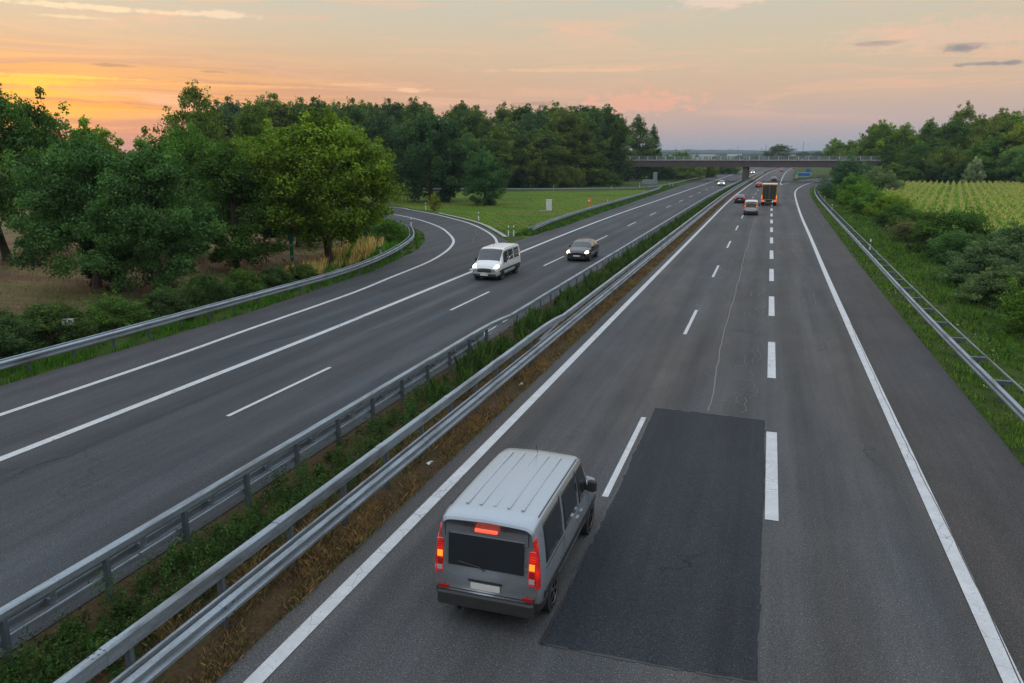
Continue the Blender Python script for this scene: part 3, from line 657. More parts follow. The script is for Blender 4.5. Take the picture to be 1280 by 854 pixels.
# ================================================================== SMALL ROADSIDE THINGS
def make_delin():
    t = empty('delineator_post', (0, 0, 0))
    mb = MB(); v = []
    for z, w_ in ((-.05, .062), (.96, .058), (1.06, .03)):
        for x, y in ((-1, -.75), (1, -.75), (.55, .9), (-.55, .9)): v.append((x * w_, y * w_, z + (0.03 * (y < 0) if z > 1 else 0)))
    f = [(3, 2, 1, 0)] + [(r * 4 + i, r * 4 + (i + 1) % 4, r * 4 + 4 + (i + 1) % 4, r * 4 + 4 + i) for r in range(2) for i in range(4)] + [(8, 9, 10, 11)]
    mb.add(v, f).build('post', M['white_plastic'], t)
    mb = MB(); v = []
    for z, w_ in ((.62, .063), (.86, .0625)):
        for x, y in ((-1, -.75), (1, -.75), (.55, .9), (-.55, .9)): v.append((x * w_, y * w_, z))
    mb.add(v, [(3, 2, 1, 0), (4, 5, 6, 7)] + [(i, (i + 1) % 4, 4 + (i + 1) % 4, 4 + i) for i in range(4)]).build('black_band', M['black_plastic'], t)
    mb = MB(); mb.box(-.02, .02, -.056, -.048, .66, .82).build('reflector', M['reflector'], t)
    return t
D0 = make_delin(); first = [True]
DL = [((-50.2, 110.2), 'white and black marker post beside the far bend of the entry ramp'),
      ((-35.0, 93.0), 'white and black marker post on the meadow edge of the ramp bend'),
      ((-25.05, 75.2), 'left one of the two marker posts at the tip of the ramp gore'), ((-24.55, 75.4), 'right one of the two marker posts at the tip of the ramp gore'),
      ((-29.4, 55.6), 'marker post behind the curved guard rail near the dry grass'), ((-39.0, 81.5), 'marker post at the bend end of the curved guard rail'),
      ((-25.1, 127), 'marker post on the meadow rail beside the orange phone'), ((-25.2, 166), 'marker post on the meadow rail nearer the grey direction sign'),
      ((-50.8, 188), 'leftmost marker post in front of the far wood'), ((-38.0, 197), 'marker post at the far rail left of the grey direction sign'),
      ((-25.9, 217), 'left one of the pair of marker posts by the bridge'), ((-25.1, 217.8), 'right one of the pair of marker posts by the bridge'), ((-33.6, 214), 'marker post behind the grey direction sign at the wood edge'),
      ((9.45, 149), 'farthest marker post along the right guard rail'), ((9.1, 125), 'second farthest marker post along the right guard rail'), ((8.55, 72), 'nearest marker post behind the right guard rail'),
      ((8.0, 288), 'marker post in the exit gore under the bridge')]
for i, ((x, y), lab) in enumerate(DL):
    o = D0 if i == 0 else dup(D0)
    o.location = (x, y, -.03); o.rotation_euler = (0, 0, R(-8)); tag(o, lab, 'marker post', 'roadside marker posts')
# kilometre sign behind the left rail
t = empty('kilometre_sign', (-28.0, 24.6, -.03), R(25), 'small white plaque on a stick behind the left guard rail', 'sign')
mb = MB(); mb.tube([(0, 0, -.1), (0, 0, 1.2)], .025, 6).build('pole', M['post'], t)
mb = MB(); mb.box(-.26, .26, -.045, -.028, .86, 1.16).build('plaque', M['white_plastic'], t)
mb = MB()
for (x0, x1, z0, z1) in ((-.16, -.06, 1.07, 1.10), (-.10, -.06, .94, 1.07), (.03, .07, .94, 1.10), (.12, .16, .94, 1.10), (.07, .12, 1.0, 1.03)): mb.box(x0, x1, -.05, -.046, z0, z1)
mb.build('digits', M['trim'], t)
# green post thing by the maple
t = empty('green_post', (-35.0, 51.6, -.04), R(20), 'tall narrow green post standing in the dry field beside the maple', 'post')
mb = MB(); mb.box(-.13, .13, -.10, .10, -.1, 2.05, .02).build('column', M['green_paint'], t)
mb = MB(); mb.box(-.22, .22, -.13, .13, 1.55, 2.35, .03).build('head', M['green_paint'], t)
mb = MB(); mb.box(-.05, .05, -.155, -.132, .25, .42).box(-.05, .05, -.155, -.132, 1.15, 1.3).build('bracket', M['white_plastic'], t)
# white cabinet
t = empty('utility_cabinet', (-31.3, 113.2, -.05), R(10), 'tall white utility cabinet standing alone on the meadow', 'cabinet')
mb = MB(); mb.box(-.40, .40, -.22, .22, .12, 1.62, .02).build('housing', M['cabinet'], t)
mb = MB(); mb.box(-.44, .44, -.26, .26, 1.622, 1.70, .015).build('lid', M['white_plastic'], t)
mb = MB(); mb.box(-.46, .46, -.28, .28, -.1, .118).box(-1.4, -.47, -.3, .3, -.1, .06).build('plinth', M['concrete'], t)
mb = MB(); mb.box(-.004, .004, -.226, -.2205, .18, 1.56).box(.06, .09, -.24, -.2205, .85, 1.0).build('door_gap', M['seam'], t)
# orange emergency telephone
t = empty('emergency_phone', (-26.8, 121.0, -.05), R(160), 'orange emergency telephone pillar behind the meadow rail', 'emergency phone')
mb = MB(); mb.box(-.10, .10, -.08, .08, -.1, 1.0, .015).build('pillar', M['orange'], t)
mb = MB(); mb.box(-.22, .22, -.17, .17, 1.0, 1.48, .03).build('housing', M['orange'], t)
mb = MB(); mb.box(-.24, .24, -.2, .2, 1.482, 1.56, .02).build('cap', M['orange'], t)
mb = MB(); mb.box(-.15, .15, .172, .19, 1.1, 1.36).box(-.16, .16, -.19, -.172, 1.08, 1.38).build('panel', M['white_plastic'], t)
# direction sign seen from behind
t = empty('direction_sign', (-26.9, 195.2, -.05), R(18), 'grey back of an arrow-shaped direction sign with an upright panel', 'sign')
mb = MB(); mb.tube([(0, .09, -.2), (0, .09, 4.5)], .065, 8).tube([(-2.1, .09, -.2), (-2.1, .09, 2.6)], .065, 8).build('pole', M['post'], t)
mb = MB(); mb.prism([(-3.4, 2.0), (-2.8, 1.45), (.62, 1.45), (.62, 2.62), (-2.8, 2.62)], -.03, .02).build('arrow_panel', M['sign_back'], t)
mb = MB(); mb.box(-.5, .5, -.06, -.032, 1.9, 4.35).build('upright_panel', M['sign_back'], t)
# blue arrow sign at the exit
t = empty('exit_sign', (12.2, 318, -.05), R(4), 'blue arrow sign with white border at the exit gore under the bridge', 'sign')
mb = MB(); mb.tube([(-1.6, .09, -.2), (-1.6, .09, 2.6)], .07, 8).tube([(1.4, .09, -.2), (1.4, .09, 3.9)], .07, 8).build('pole', M['post'], t)
mb = MB(); mb.prism([(-2.4, .9), (2.0, .9), (2.7, 1.6), (2.0, 2.3), (-2.4, 2.3)], -.02, .02).build('border', M['white_plastic'], t)
mb = MB(); mb.prism([(-2.3, 1.0), (1.96, 1.0), (2.56, 1.6), (1.96, 2.2), (-2.3, 2.2)], -.035, -.022).build('panel', M['sign_blue'], t)
mb = MB(); mb.box(.6, 2.2, -.04, .0, 2.5, 3.75, .01).build('upper_panel', M['sign_blue'], t)
t = empty('warning_beacon', (8.9, 296, -.05), R(4), 'small orange and white striped board in the exit gore', 'sign')
mb = MB(); mb.box(-.03, .03, 0, .06, -.2, .9).build('pole', M['post'], t)
mb = MB(); mb.box(-.24, .24, -.03, -.002, .75, 1.75).build('board', M['white_plastic'], t)
mb = MB()
for k in range(3): z = .82 + k * .3; mb.add([(-.24, -.034, z), (.24, -.034, z + .1), (.24, -.034, z + .24), (-.24, -.034, z + .14)], [(0, 1, 2, 3)])
mb.build('stripe', M['orange'], t)

# ================================================================== VEHICLES
def pchip(xk, yk, x):
    xk = np.asarray(xk, float); yk = np.asarray(yk, float); h = np.diff(xk); d = np.diff(yk, axis=0) / h.reshape(-1, *([1] * (yk.ndim - 1)))
    m = np.zeros_like(yk); m[0] = d[0]; m[-1] = d[-1]
    for i in range(1, len(xk) - 1):
        w1 = 2 * h[i] + h[i - 1]; w2 = h[i] + 2 * h[i - 1]; a = d[i - 1]; b_ = d[i]
        with np.errstate(divide='ignore', invalid='ignore'):
            r_ = (w1 + w2) / (w1 / a + w2 / b_)
        m[i] = np.where(a * b_ > 0, r_, 0)
    x = np.clip(x, xk[0], xk[-1]); i = np.clip(np.searchsorted(xk, x, 'right') - 1, 0, len(xk) - 2); t = (x - xk[i]) / h[i]
    sh = lambda q: q.reshape(-1, *([1] * (yk.ndim - 1)))
    t_ = sh(t); hh = sh(h[i])
    return (2 * t_**3 - 3 * t_**2 + 1) * yk[i] + (t_**3 - 2 * t_**2 + t_) * hh * m[i] + (-2 * t_**3 + 3 * t_**2) * yk[i + 1] + (t_**3 - t_**2) * hh * m[i + 1]
class Shell:
    # stations: (y, zbot, wsill, wmid, zmid, wbelt, zbelt, wroof, zroof)
    def __init__(self, st, lean=0., leanz=1., leany=1.2):
        self.y = np.array([s[0] for s in st]); P = []
        for (_, zb, ws, wm, zm, wb, zl, wr, zr) in st:
            P.append([(0, zb), (.82 * ws, zb), (ws, zb + .10), (wm, zm), (wb, zl), (wr, zr - .06), (wr * .86, zr - .004), (0, zr + .03)])
        self.P = np.array(P); self.lean = (lean, leanz, leany)
    def pt(self, y, t):
        y = np.atleast_1d(np.asarray(y, float)); t = np.atleast_1d(np.asarray(t, float))
        rings = pchip(self.y, self.P, y)                              # (n,8,2)
        out = pchip(np.arange(8), np.moveaxis(rings, 1, 0), t)        # (m,n,2)
        res = np.zeros((len(y), len(t), 3)); res[..., 0] = out[..., 0].T; res[..., 2] = out[..., 1].T; res[..., 1] = y[:, None]
        return self.deform(res)
    def deform(self, p):
        p = np.array(p, float); l, z0, ly = self.lean
        p[..., 1] += np.maximum(0, p[..., 2] - z0) * l * np.clip(1 - p[..., 1] / ly, 0, 1); return p
    def body(self, mat, par, ny=64, nt_=44):
        ys_ = np.unique(np.r_[np.linspace(self.y[0], self.y[-1], ny), self.y]); ts = np.unique(np.r_[np.linspace(0, 7, nt_), np.arange(8)])
        g_ = self.pt(ys_, ts); n, m = len(ys_), len(ts)
        full = np.concatenate([g_, (g_ * np.array([-1, 1, 1]))[:, ::-1][:, 1:-1]], 1); k = full.shape[1]; v = full.reshape(-1, 3); f = []
        for i in range(n - 1):
            for j in range(k): q = (j + 1) % k; f.append((i * k + j, i * k + q, (i + 1) * k + q, (i + 1) * k + j))
        for e in (0, n - 1):
            for j in range(m - 1):
                a_, b_ = e * k + j, e * k + j + 1; c_, d_ = e * k + (k - j) % k, e * k + (k - j - 1) % k
                q = (a_, b_, d_, c_) if e == 0 else (c_, d_, b_, a_); q = tuple(dict.fromkeys(q))
                if len(q) > 2: f.append(q)
        return mesh('body', v, [tuple(reversed(q)) for q in f], mat, par, True)
    def patch(self, mb, y0, y1, t0, t1, side=1, off=.006, ny=10, nt_=6, cross=False, skew=0.):
        ys_ = np.linspace(y0, y1, ny); ts = np.linspace(t0, t1, nt_)
        g_ = np.stack([self.pt(ys_ + skew * a, [t])[:, 0] for a, t in zip(np.linspace(0, 1, nt_), ts)], 1)
        if cross: g_ = np.concatenate([g_, (g_ * np.array([-1, 1, 1]))[:, ::-1][:, 1:]], 1)
        du = np.gradient(g_, axis=0); dv = np.gradient(g_, axis=1); nrm = np.cross(du, dv); nrm /= np.linalg.norm(nrm, axis=2)[..., None] + 1e-9
        if nrm[g_.shape[0] // 2, 0].dot([1, 0, .3]) < 0: nrm = -nrm
        out = g_ + nrm * off; inn = g_ - nrm * .01
        if not cross and side < 0: out = out * np.array([-1, 1, 1]); inn = inn * np.array([-1, 1, 1])
        n, m = out.shape[:2]; v = np.concatenate([out.reshape(-1, 3), inn.reshape(-1, 3)]); f = []; K = n * m
        for i in range(n - 1):
            for j in range(m - 1): f.append((i * m + j, i * m + j + 1, (i + 1) * m + j + 1, (i + 1) * m + j))
        bd = [(i, 0) for i in range(n)] + [(n - 1, j) for j in range(1, m)] + [(i, m - 1) for i in range(n - 2, -1, -1)] + [(0, j) for j in range(m - 2, 0, -1)]
        idx = [i * m + j for i, j in bd]
        for a, b_ in zip(idx, idx[1:] + idx[:1]): f.append((a, b_, b_ + K, a + K))
        mb.add(v, f); return mb
    def cap_box(self, mb, x0, x1, z0, z1, y0, y1, bev=.01):
        o = len(mb.v); mb.box(x0, x1, y0, y1, z0, z1, bev); mb.v[o:] = [tuple(p) for p in self.deform(np.array(mb.v[o:]))]; return mb
def wheels(par, sh, ya, yb, r, w_, x):
    for y in (ya, yb):
        for sd in (-1, 1):
            mb = MB(); mb.lathe_x([(-w_ / 2, r * .8), (-w_ / 2, r * .94), (-w_ * .35, r), (w_ * .35, r), (w_ / 2, r * .94), (w_ / 2, r * .66)], 0, 0, 0, 24)
            o = mb.build('wheel', M['tyre'], par, True); o.location = (sd * (x - w_ / 2), y, r); o.rotation_euler = (0, 0, 0 if sd > 0 else math.pi)
            mb = MB(); mb.lathe_x([(w_ / 2 - .05, r * .64), (w_ / 2 + .004, r * .64), (w_ / 2 - .012, r * .57), (w_ / 2 - .03, r * .5)], 0, 0, 0, 24)
            for k in range(5):
                a_ = 2 * math.pi * k / 5; c_, s_ = math.cos(a_), math.sin(a_); q = [(w_ / 2 - .03, -.03), (w_ / 2, -.03), (w_ / 2, .03), (w_ / 2 - .03, .03)]
                vv = [(xx, c_ * rr_ - s_ * tt, s_ * rr_ + c_ * tt) for rr_ in (.03, r * .6) for xx, tt in q]; mb.add(vv, [(0, 1, 5, 4), (1, 2, 6, 5), (2, 3, 7, 6), (3, 0, 4, 7), (4, 5, 6, 7)])
            mb.build('rim', M['rim'], o)
            mb = MB(); mb.lathe_x([(-.22, r * 1.13), (.012, r * 1.13)], 0, 0, 0, 28); h = mb.build('wheel_arch', M['trim'], par); h.location = (sd * (x - .015), y, r + .01); h.rotation_euler = (0, 0, 0 if sd > 0 else math.pi)
def van(paint, lit_rear=True, lit_front=False, label='', group=None):
    t = empty('van', (0, 0, 0)); tag(t, label, 'van', group)
    st = [(0, .42, .80, .885, .75, .88, 1.06, .77, 1.86), (.05, .34, .87, .93, .75, .925, 1.06, .80, 1.925), (.35, .28, .90, .95, .75, .945, 1.06, .82, 1.97), (1.5, .27, .90, .95, .75, .945, 1.06, .825, 1.985),
          (2.9, .27, .90, .95, .75, .945, 1.06, .82, 1.97), (3.35, .27, .90, .95, .75, .94, 1.05, .80, 1.92), (3.75, .27, .90, .945, .74, .93, 1.04, .78, 1.56), (4.12, .27, .89, .94, .72, .915, 1.02, .76, 1.20),
          (4.55, .26, .86, .91, .68, .87, .94, .70, 1.05), (4.80, .25, .80, .85, .62, .80, .82, .62, .90), (4.90, .28, .70, .76, .56, .72, .72, .55, .78)]
    s = Shell(st, .10, .95, 1.4); s.body(paint, t)
    mb = MB(); s.patch(mb, 3.40, 4.08, 5.15, 7, off=.008, cross=True, ny=12, nt_=8); mb.build('windscreen', M['glass'], t, True)
    for sd in (1, -1):
        for (a_, b_) in ((.42, 1.55), (1.68, 2.72), (2.84, 3.72)):
            mb = MB(); s.patch(mb, a_, b_, 4.12, 4.86, sd, .007, 12, 6, skew=-.10 if a_ > 2.8 else 0); mb.build('side_window', M['glass'], t, True)
        mb = MB()
        for y in (1.62, 2.78, 3.72): s.patch(mb, y, y + .012, 2.2, 4.1 if y != 3.72 else 4.0, sd, .002, 2, 10)
        s.patch(mb, .4, 1.6, 3.96, 4.0, sd, .002, 6, 2); mb.build('door_gap', M['seam'], t)
        mb = MB(); s.patch(mb, 2.58, 2.72, 3.62, 3.72, sd, .03, 3, 2); s.patch(mb, 2.90, 3.04, 3.62, 3.72, sd, .03, 3, 2); mb.build('door_handle', paint, t)
        mb = MB(); s.patch(mb, .3, 4.5, 2.55, 2.85, sd, .018, 20, 3); mb.build('rub_strip', M['trim'], t)
        mb = MB(); x0, x1 = sorted((sd * .93, sd * 1.12)); mb.box(x0, x1, 3.55, 3.68, 1.08, 1.32, .03); mb.build('wing_mirror', M['trim'], t)
        mb = MB(); s.patch(mb, .0, .09, 3.45, 4.72, sd, .012, 4, 10); x0, x1 = sorted((sd * .755, sd * .875)); s.cap_box(mb, x0, x1, .93, 1.52, -.022, .01, .008); tl = mb.build('tail_light', M['taillight'], t)
        mb = MB(); s.cap_box(mb, x0 + .012, x1 - .012, 1.20, 1.31, -.030, -.021, .002); mb.build('indicator', M['amber'], tl)
        mb = MB(); s.cap_box(mb, x0 + .012, x1 - .012, .97, 1.05, -.030, -.021, .002); mb.build('reversing_lamp', M['reflector'], tl)
        mb = MB(); s.cap_box(mb, x0 + .012, x1 - .012, 1.075, 1.175, -.027, -.021, .002); mb.build('reflector', M['red_reflector'], tl)
        mb = MB(); s.patch(mb, 4.50, 4.80, 3.75, 5.0, sd, .012, 8, 6); hl = mb.build('headlight', M['headlight'] if lit_front else M['reflector'], t, True)
        mb = MB(); s.patch(mb, .4, 3.2, 5.25, 5.45, sd, .012, 20, 3); mb.build('roof_rail', M['trim'], t)
    mb = MB(); s.cap_box(mb, -.68, .68, 1.07, 1.66, -.012, .02, .02); mb.build('rear_window', M['glass'], t)
    mb = MB(); s.cap_box(mb, -.20, .20, 1.72, 1.775, -.035, .02, .01); mb.build('brake_light', M['brake'], t)
    mb = MB(); s.cap_box(mb, -.86, .86, .34, .60, -.075, .05, .03); s.patch(mb, .0, .5, 1.6, 2.55, 1, .03, 6, 5); s.patch(mb, .0, .5, 1.6, 2.55, -1, .03, 6, 5); mb.build('bumper', M['trim'], t)
    mb = MB(); s.cap_box(mb, -.84, -.66, .635, .70, -.03, -.002, .004); s.cap_box(mb, .66, .84, .635, .70, -.03, -.002, .004); mb.build('reflector', M['red_reflector'], t)
    mb = MB(); mb.box(-.72, .72, .25, 4.6, .17, .34).tube([(-.5, -.05, .26), (-.5, .3, .26)], .035, 8); mb.build('underbody_shade_box', M['trim'], t)  # low dark box added to deepen the contact shadow; the tube is the exhaust
    mb = MB(); mb.tube([(0, 3.1, 2.0), (0, 2.98, 2.22)], .006, 5); mb.build('aerial', M['trim'], t)
    mb = MB(); s.cap_box(mb, -.26, .26, .70, .815, -.022, -.002, .004); mb.build('number_plate', M['plate'], t)
    mb = MB(); s.cap_box(mb, -.74, -.728, .64, 1.8, -.006, .01, 0); s.cap_box(mb, .728, .74, .64, 1.8, -.006, .01, 0); s.cap_box(mb, -.727, .727, .636, .648, -.006, .01, 0); s.cap_box(mb, -.3, .3, .84, .87, -.03, -.002, .005); mb.build('tailgate_gap', M['seam'], t)
    mb = MB(); mb.tube([tuple(s.deform(np.array(p))) for p in ((0, -.03, 1.06), (-.1, -.035, 1.12), (-.48, -.02, 1.16))], .012, 6); mb.build('wiper', M['trim'], t)
    mb = MB()
    for x in (-.5, -.25, 0, .25, .5):
        o = len(mb.v); mb.box(x - .025, x + .025, .5, 3.0, 1.985, 2.012 if abs(x) < .3 else 2.006)
    mb.build('roof_rib', paint, t)
    mb = MB(); mb.box(-.45, .45, 4.86, 4.93, .55, .70, .02).box(-.78, .78, 4.70, 4.97, .26, .46, .05).build('grille', M['trim'], t)
    mb = MB(); mb.box(-.26, .26, 4.97, 4.985, .34, .45).build('number_plate', M['plate'], t)
    wheels(t, s, .95, 3.95, .33, .21, .945)
    return t
def car(paint, lit_rear=True, lit_front=False, estate=False):
    t = empty('car', (0, 0, 0))
    tail = [(0, .40, .74, .81, .60, .79, .82, .66, .95), (.10, .32, .82, .87, .62, .85, .90, .70, 1.04)]
    tail += [(.32, .25, .84, .885, .62, .865, .93, .66, 1.36), (.6, .24, .84, .89, .62, .87, .93, .63, 1.46)] if estate else [(.35, .25, .84, .885, .62, .865, .92, .68, 1.15), (.75, .24, .84, .89, .62, .87, .93, .62, 1.40)]
    st = tail + [(1.3, .23, .84, .89, .62, .87, .93, .61, 1.485), (2.1, .22, .84, .89, .62, .87, .92, .61, 1.48), (2.5, .22, .84, .89, .62, .87, .91, .62, 1.41), (3.2, .22, .84, .885, .60, .855, .89, .68, 1.01), (3.75, .22, .82, .87, .57, .82, .82, .66, .90), (4.12, .22, .76, .82, .52, .74, .71, .60, .78), (4.25, .25, .66, .72, .48, .64, .62, .5, .66)]
    s = Shell(st); s.body(paint, t)
    mb = MB(); s.patch(mb, 2.52, 3.12, 5.1, 7, off=.008, cross=True, ny=12, nt_=8); mb.build('windscreen', M['glass'], t, True)
    mb = MB(); s.patch(mb, .14 if estate else .18, .30 if estate else .66, 5.1, 7, off=.008, cross=True, ny=8, nt_=8); mb.build('rear_window', M['glass'], t, True)
    for sd in (1, -1):
        for (a_, b_) in ((.55, 1.55), (1.65, 2.85)):
            mb = MB(); s.patch(mb, a_, b_, 4.15, 4.88, sd, .007, 12, 6); mb.build('side_window', M['glass'], t, True)
        mb = MB()
        for y in (1.6, 2.75): s.patch(mb, y, y + .012, 2.1, 4.1, sd, .002, 2, 10)
        mb.build('door_gap', M['seam'], t)
        mb = MB(); x0, x1 = sorted((sd * .86, sd * 1.0)); mb.box(x0, x1, 2.62, 2.72, .93, 1.08, .02); mb.build('wing_mirror', paint, t)
        mb = MB(); s.patch(mb, .0, .14, 3.4, 4.9, sd, .012, 5, 8); x0, x1 = sorted((sd * .48, sd * .785)); mb.box(x0, x1, -.025, .02, .68, .88, .01); mb.build('tail_light', M['taillight'], t)
        mb = MB(); s.patch(mb, 3.86, 4.16, 3.5, 4.9, sd, .012, 6, 6); mb.build('headlight', M['headlight'] if lit_front else M['reflector'], t, True)
    mb = MB(); mb.box(-.66, .66, .2, 4.0, .15, .30).build('underbody_shade_box', M['trim'], t)  # dark box added beneath the car to strengthen the shadow under it
    mb = MB(); mb.box(-.76, .76, -.06, .05, .34, .54, .03).build('bumper', M['trim'], t)
    mb = MB(); mb.box(-.26, .26, -.018, -.002, .66, .77).build('number_plate', M['plate'], t)
    mb = MB(); mb.box(-.5, .5, 4.16, 4.275, .30, .52, .03).build('grille', M['trim'], t)
    mb = MB(); mb.box(-.26, .26, 4.275, 4.29, .40, .51).build('number_plate', M['plate'], t)
    wheels(t, s, .78, 3.38, .315, .20, .885)
    return t
def place(o, x, y, away, label, cat, group=None):
    o.location = (x, y, .008); o.rotation_euler = (0, 0, 0 if away else math.pi); tag(o, label, cat, group); return o
def repaint(o, new):
    for ch in kids(o):
        if ch.name.split('.')[0] in ('body', 'wing_mirror', 'door_handle', 'roof_rib') and ch.data.materials and ch.data.materials[0].name.endswith('_paint'):
            ch.material_slots[0].link = 'OBJECT'; ch.material_slots[0].material = new
    return o
def light_up(o, part, mat):
    for ch in kids(o):
        if ch.name.split('.')[0] == part: ch.material_slots[0].link = 'OBJECT'; ch.material_slots[0].material = mat
    return o
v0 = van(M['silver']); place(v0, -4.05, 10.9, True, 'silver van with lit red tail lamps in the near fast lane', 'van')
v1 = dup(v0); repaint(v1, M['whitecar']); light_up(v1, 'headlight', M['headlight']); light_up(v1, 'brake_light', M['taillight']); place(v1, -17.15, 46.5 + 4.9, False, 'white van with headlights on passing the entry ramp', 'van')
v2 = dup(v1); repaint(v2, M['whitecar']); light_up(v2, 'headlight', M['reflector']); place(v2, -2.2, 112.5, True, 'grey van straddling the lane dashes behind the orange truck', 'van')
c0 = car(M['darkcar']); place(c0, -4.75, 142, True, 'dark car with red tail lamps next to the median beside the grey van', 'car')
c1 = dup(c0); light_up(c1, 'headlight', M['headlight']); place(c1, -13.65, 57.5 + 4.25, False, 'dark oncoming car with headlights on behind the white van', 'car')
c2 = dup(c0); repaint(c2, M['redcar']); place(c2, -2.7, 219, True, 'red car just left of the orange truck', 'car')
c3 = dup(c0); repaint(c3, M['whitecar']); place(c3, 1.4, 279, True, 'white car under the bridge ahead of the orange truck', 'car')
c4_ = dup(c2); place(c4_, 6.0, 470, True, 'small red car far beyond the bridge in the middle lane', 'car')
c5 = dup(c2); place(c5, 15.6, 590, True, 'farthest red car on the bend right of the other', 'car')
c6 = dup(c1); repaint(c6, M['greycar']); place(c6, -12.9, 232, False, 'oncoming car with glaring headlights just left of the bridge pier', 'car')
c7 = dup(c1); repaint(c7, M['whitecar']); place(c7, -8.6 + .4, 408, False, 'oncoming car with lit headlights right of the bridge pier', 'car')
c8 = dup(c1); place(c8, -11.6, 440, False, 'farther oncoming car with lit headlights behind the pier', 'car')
# truck seen from the back
M['truck_box'] = simple('truck_dark_tarp', (.020, .030, .024), .45, vary=.3, scale=1.5)
M['truck_frame'] = simple('truck_orange_frame', (.50, .23, .02), .5, vary=.12)
tr = empty('truck', (.1, 136, .008), 0, 'tall orange framed truck with a dark rear straddling the exit lane dashes', 'truck')
mb = MB(); mb.box(-1.2, 1.2, .06, 7.2, .98, 3.45, .03).build('box_body', M['truck_frame'], tr)
mb = MB(); mb.box(-1.06, -.02, .035, .075, 1.05, 3.34, .01).box(.02, 1.06, .035, .075, 1.05, 3.34, .01).build('rear_door', M['truck_box'], tr)
mb = MB()
for x in (-.55, -.12, .12, .55): mb.tube([(x, .02, 1.05), (x, .02, 3.32)], .018, 6)
mb.build('door_bar', M['bolt'], tr)
mb = MB(); mb.box(-1.24, 1.24, .0, .055, 3.40, 3.52, .015).box(-1.24, -1.11, .0, .055, .95, 3.395, .015).box(1.11, 1.24, .0, .055, .95, 3.395, .015).box(-1.105, 1.105, .0, .055, .95, 1.02, .015).build('rear_frame', M['truck_frame'], tr)
mb = MB(); mb.box(-1.22, 1.22, .3, 7.3, 3.453, 3.50).build('roof', M['whitecar'], tr)
mb = MB(); mb.box(-.5, .5, .3, 8.8, .62, .92).box(-1.15, 1.15, .05, .17, .42, .56, .01).build('chassis', M['trim'], tr)
for sd in (-1, 1):
    x0, x1 = sorted((sd * .72, sd * 1.2)); mb = MB(); mb.box(x0, x1, -.03, .06, .66, .93, .015).build('tail_light', M['brake'], tr)
    mb = MB(); x0, x1 = sorted((sd * 1.08, sd * 1.2)); mb.box(x0, x1, -.03, -.002, 1.1, 1.75, .01).build('side_marker', M['amber'], tr)
    for y in (1.6, 6.6):
        mb = MB(); mb.lathe_x([(-.26, .36), (-.26, .47), (-.2, .5), (.2, .5), (.26, .47), (.26, .3)], 0, 0, 0, 20); o = mb.build('wheel', M['tyre'], tr, True); o.location = (sd * .95, y, .5)
mb = MB(); mb.box(-1.2, 1.2, 7.4, 9.3, .6, 2.7, .15).build('cab', M['truck_frame'], tr)

# ================================================================== FOLIAGE
def leaves(rng, cen, rad, n, size, tone, flat=.0, narrow=.55, up=.35):
    """cen (k,3) clumps, rad (k,3), n leaves each -> verts, faces, tone"""
    k = len(cen); N = k * n; c = np.repeat(cen, n, 0); r = np.repeat(rad, n, 0)
    d = rng.randn(N, 3); d /= np.linalg.norm(d, axis=1)[:, None]; u = rng.rand(N) ** .45
    p = c + d * r * u[:, None]
    nr_ = d * .8 + rng.randn(N, 3) * .7; nr_[:, 2] += up; nr_ /= np.linalg.norm(nr_, axis=1)[:, None]
    a_ = np.cross(nr_, rng.randn(N, 3)); a_ /= np.linalg.norm(a_, axis=1)[:, None]; b_ = np.cross(nr_, a_)
    L = size * rng.uniform(.6, 1.3, N)[:, None]; W_ = L * narrow
    q = np.stack([p - a_ * L * .5, p + b_ * W_ * .5 + a_ * L * .08, p + a_ * L * .5, p - b_ * W_ * .5 + a_ * L * .08], 1)
    q[:, 2] -= nr_ * L * .06
    tn = np.clip(np.repeat(tone, n) + rng.normal(0, .11, N), 0, 1)
    return q.reshape(-1, 3), np.arange(N * 4).reshape(N, 4), tn
def crown_env(kind, h):                                 # radius factor at relative crown height 0..1
    if kind == 'round': return np.sqrt(np.clip(1 - (2 * h - .92) ** 2 * .95, 0.02, 1))
    if kind == 'oval': return np.sqrt(np.clip(1 - (2 * h - .8) ** 2 * .8, .02, 1)) * (1 - .25 * h)
    if kind == 'cone': return np.clip(1.05 - h, .05, 1) ** .65
    if kind == 'low': return np.sqrt(np.clip(1 - (h) ** 2, .03, 1)) * np.clip(.8 + h, 0, 1)
    if kind == 'column': return np.clip(np.sqrt(np.clip(1 - (2 * h - .9) ** 2, .04, 1)), .1, 1)
PROTO = {}
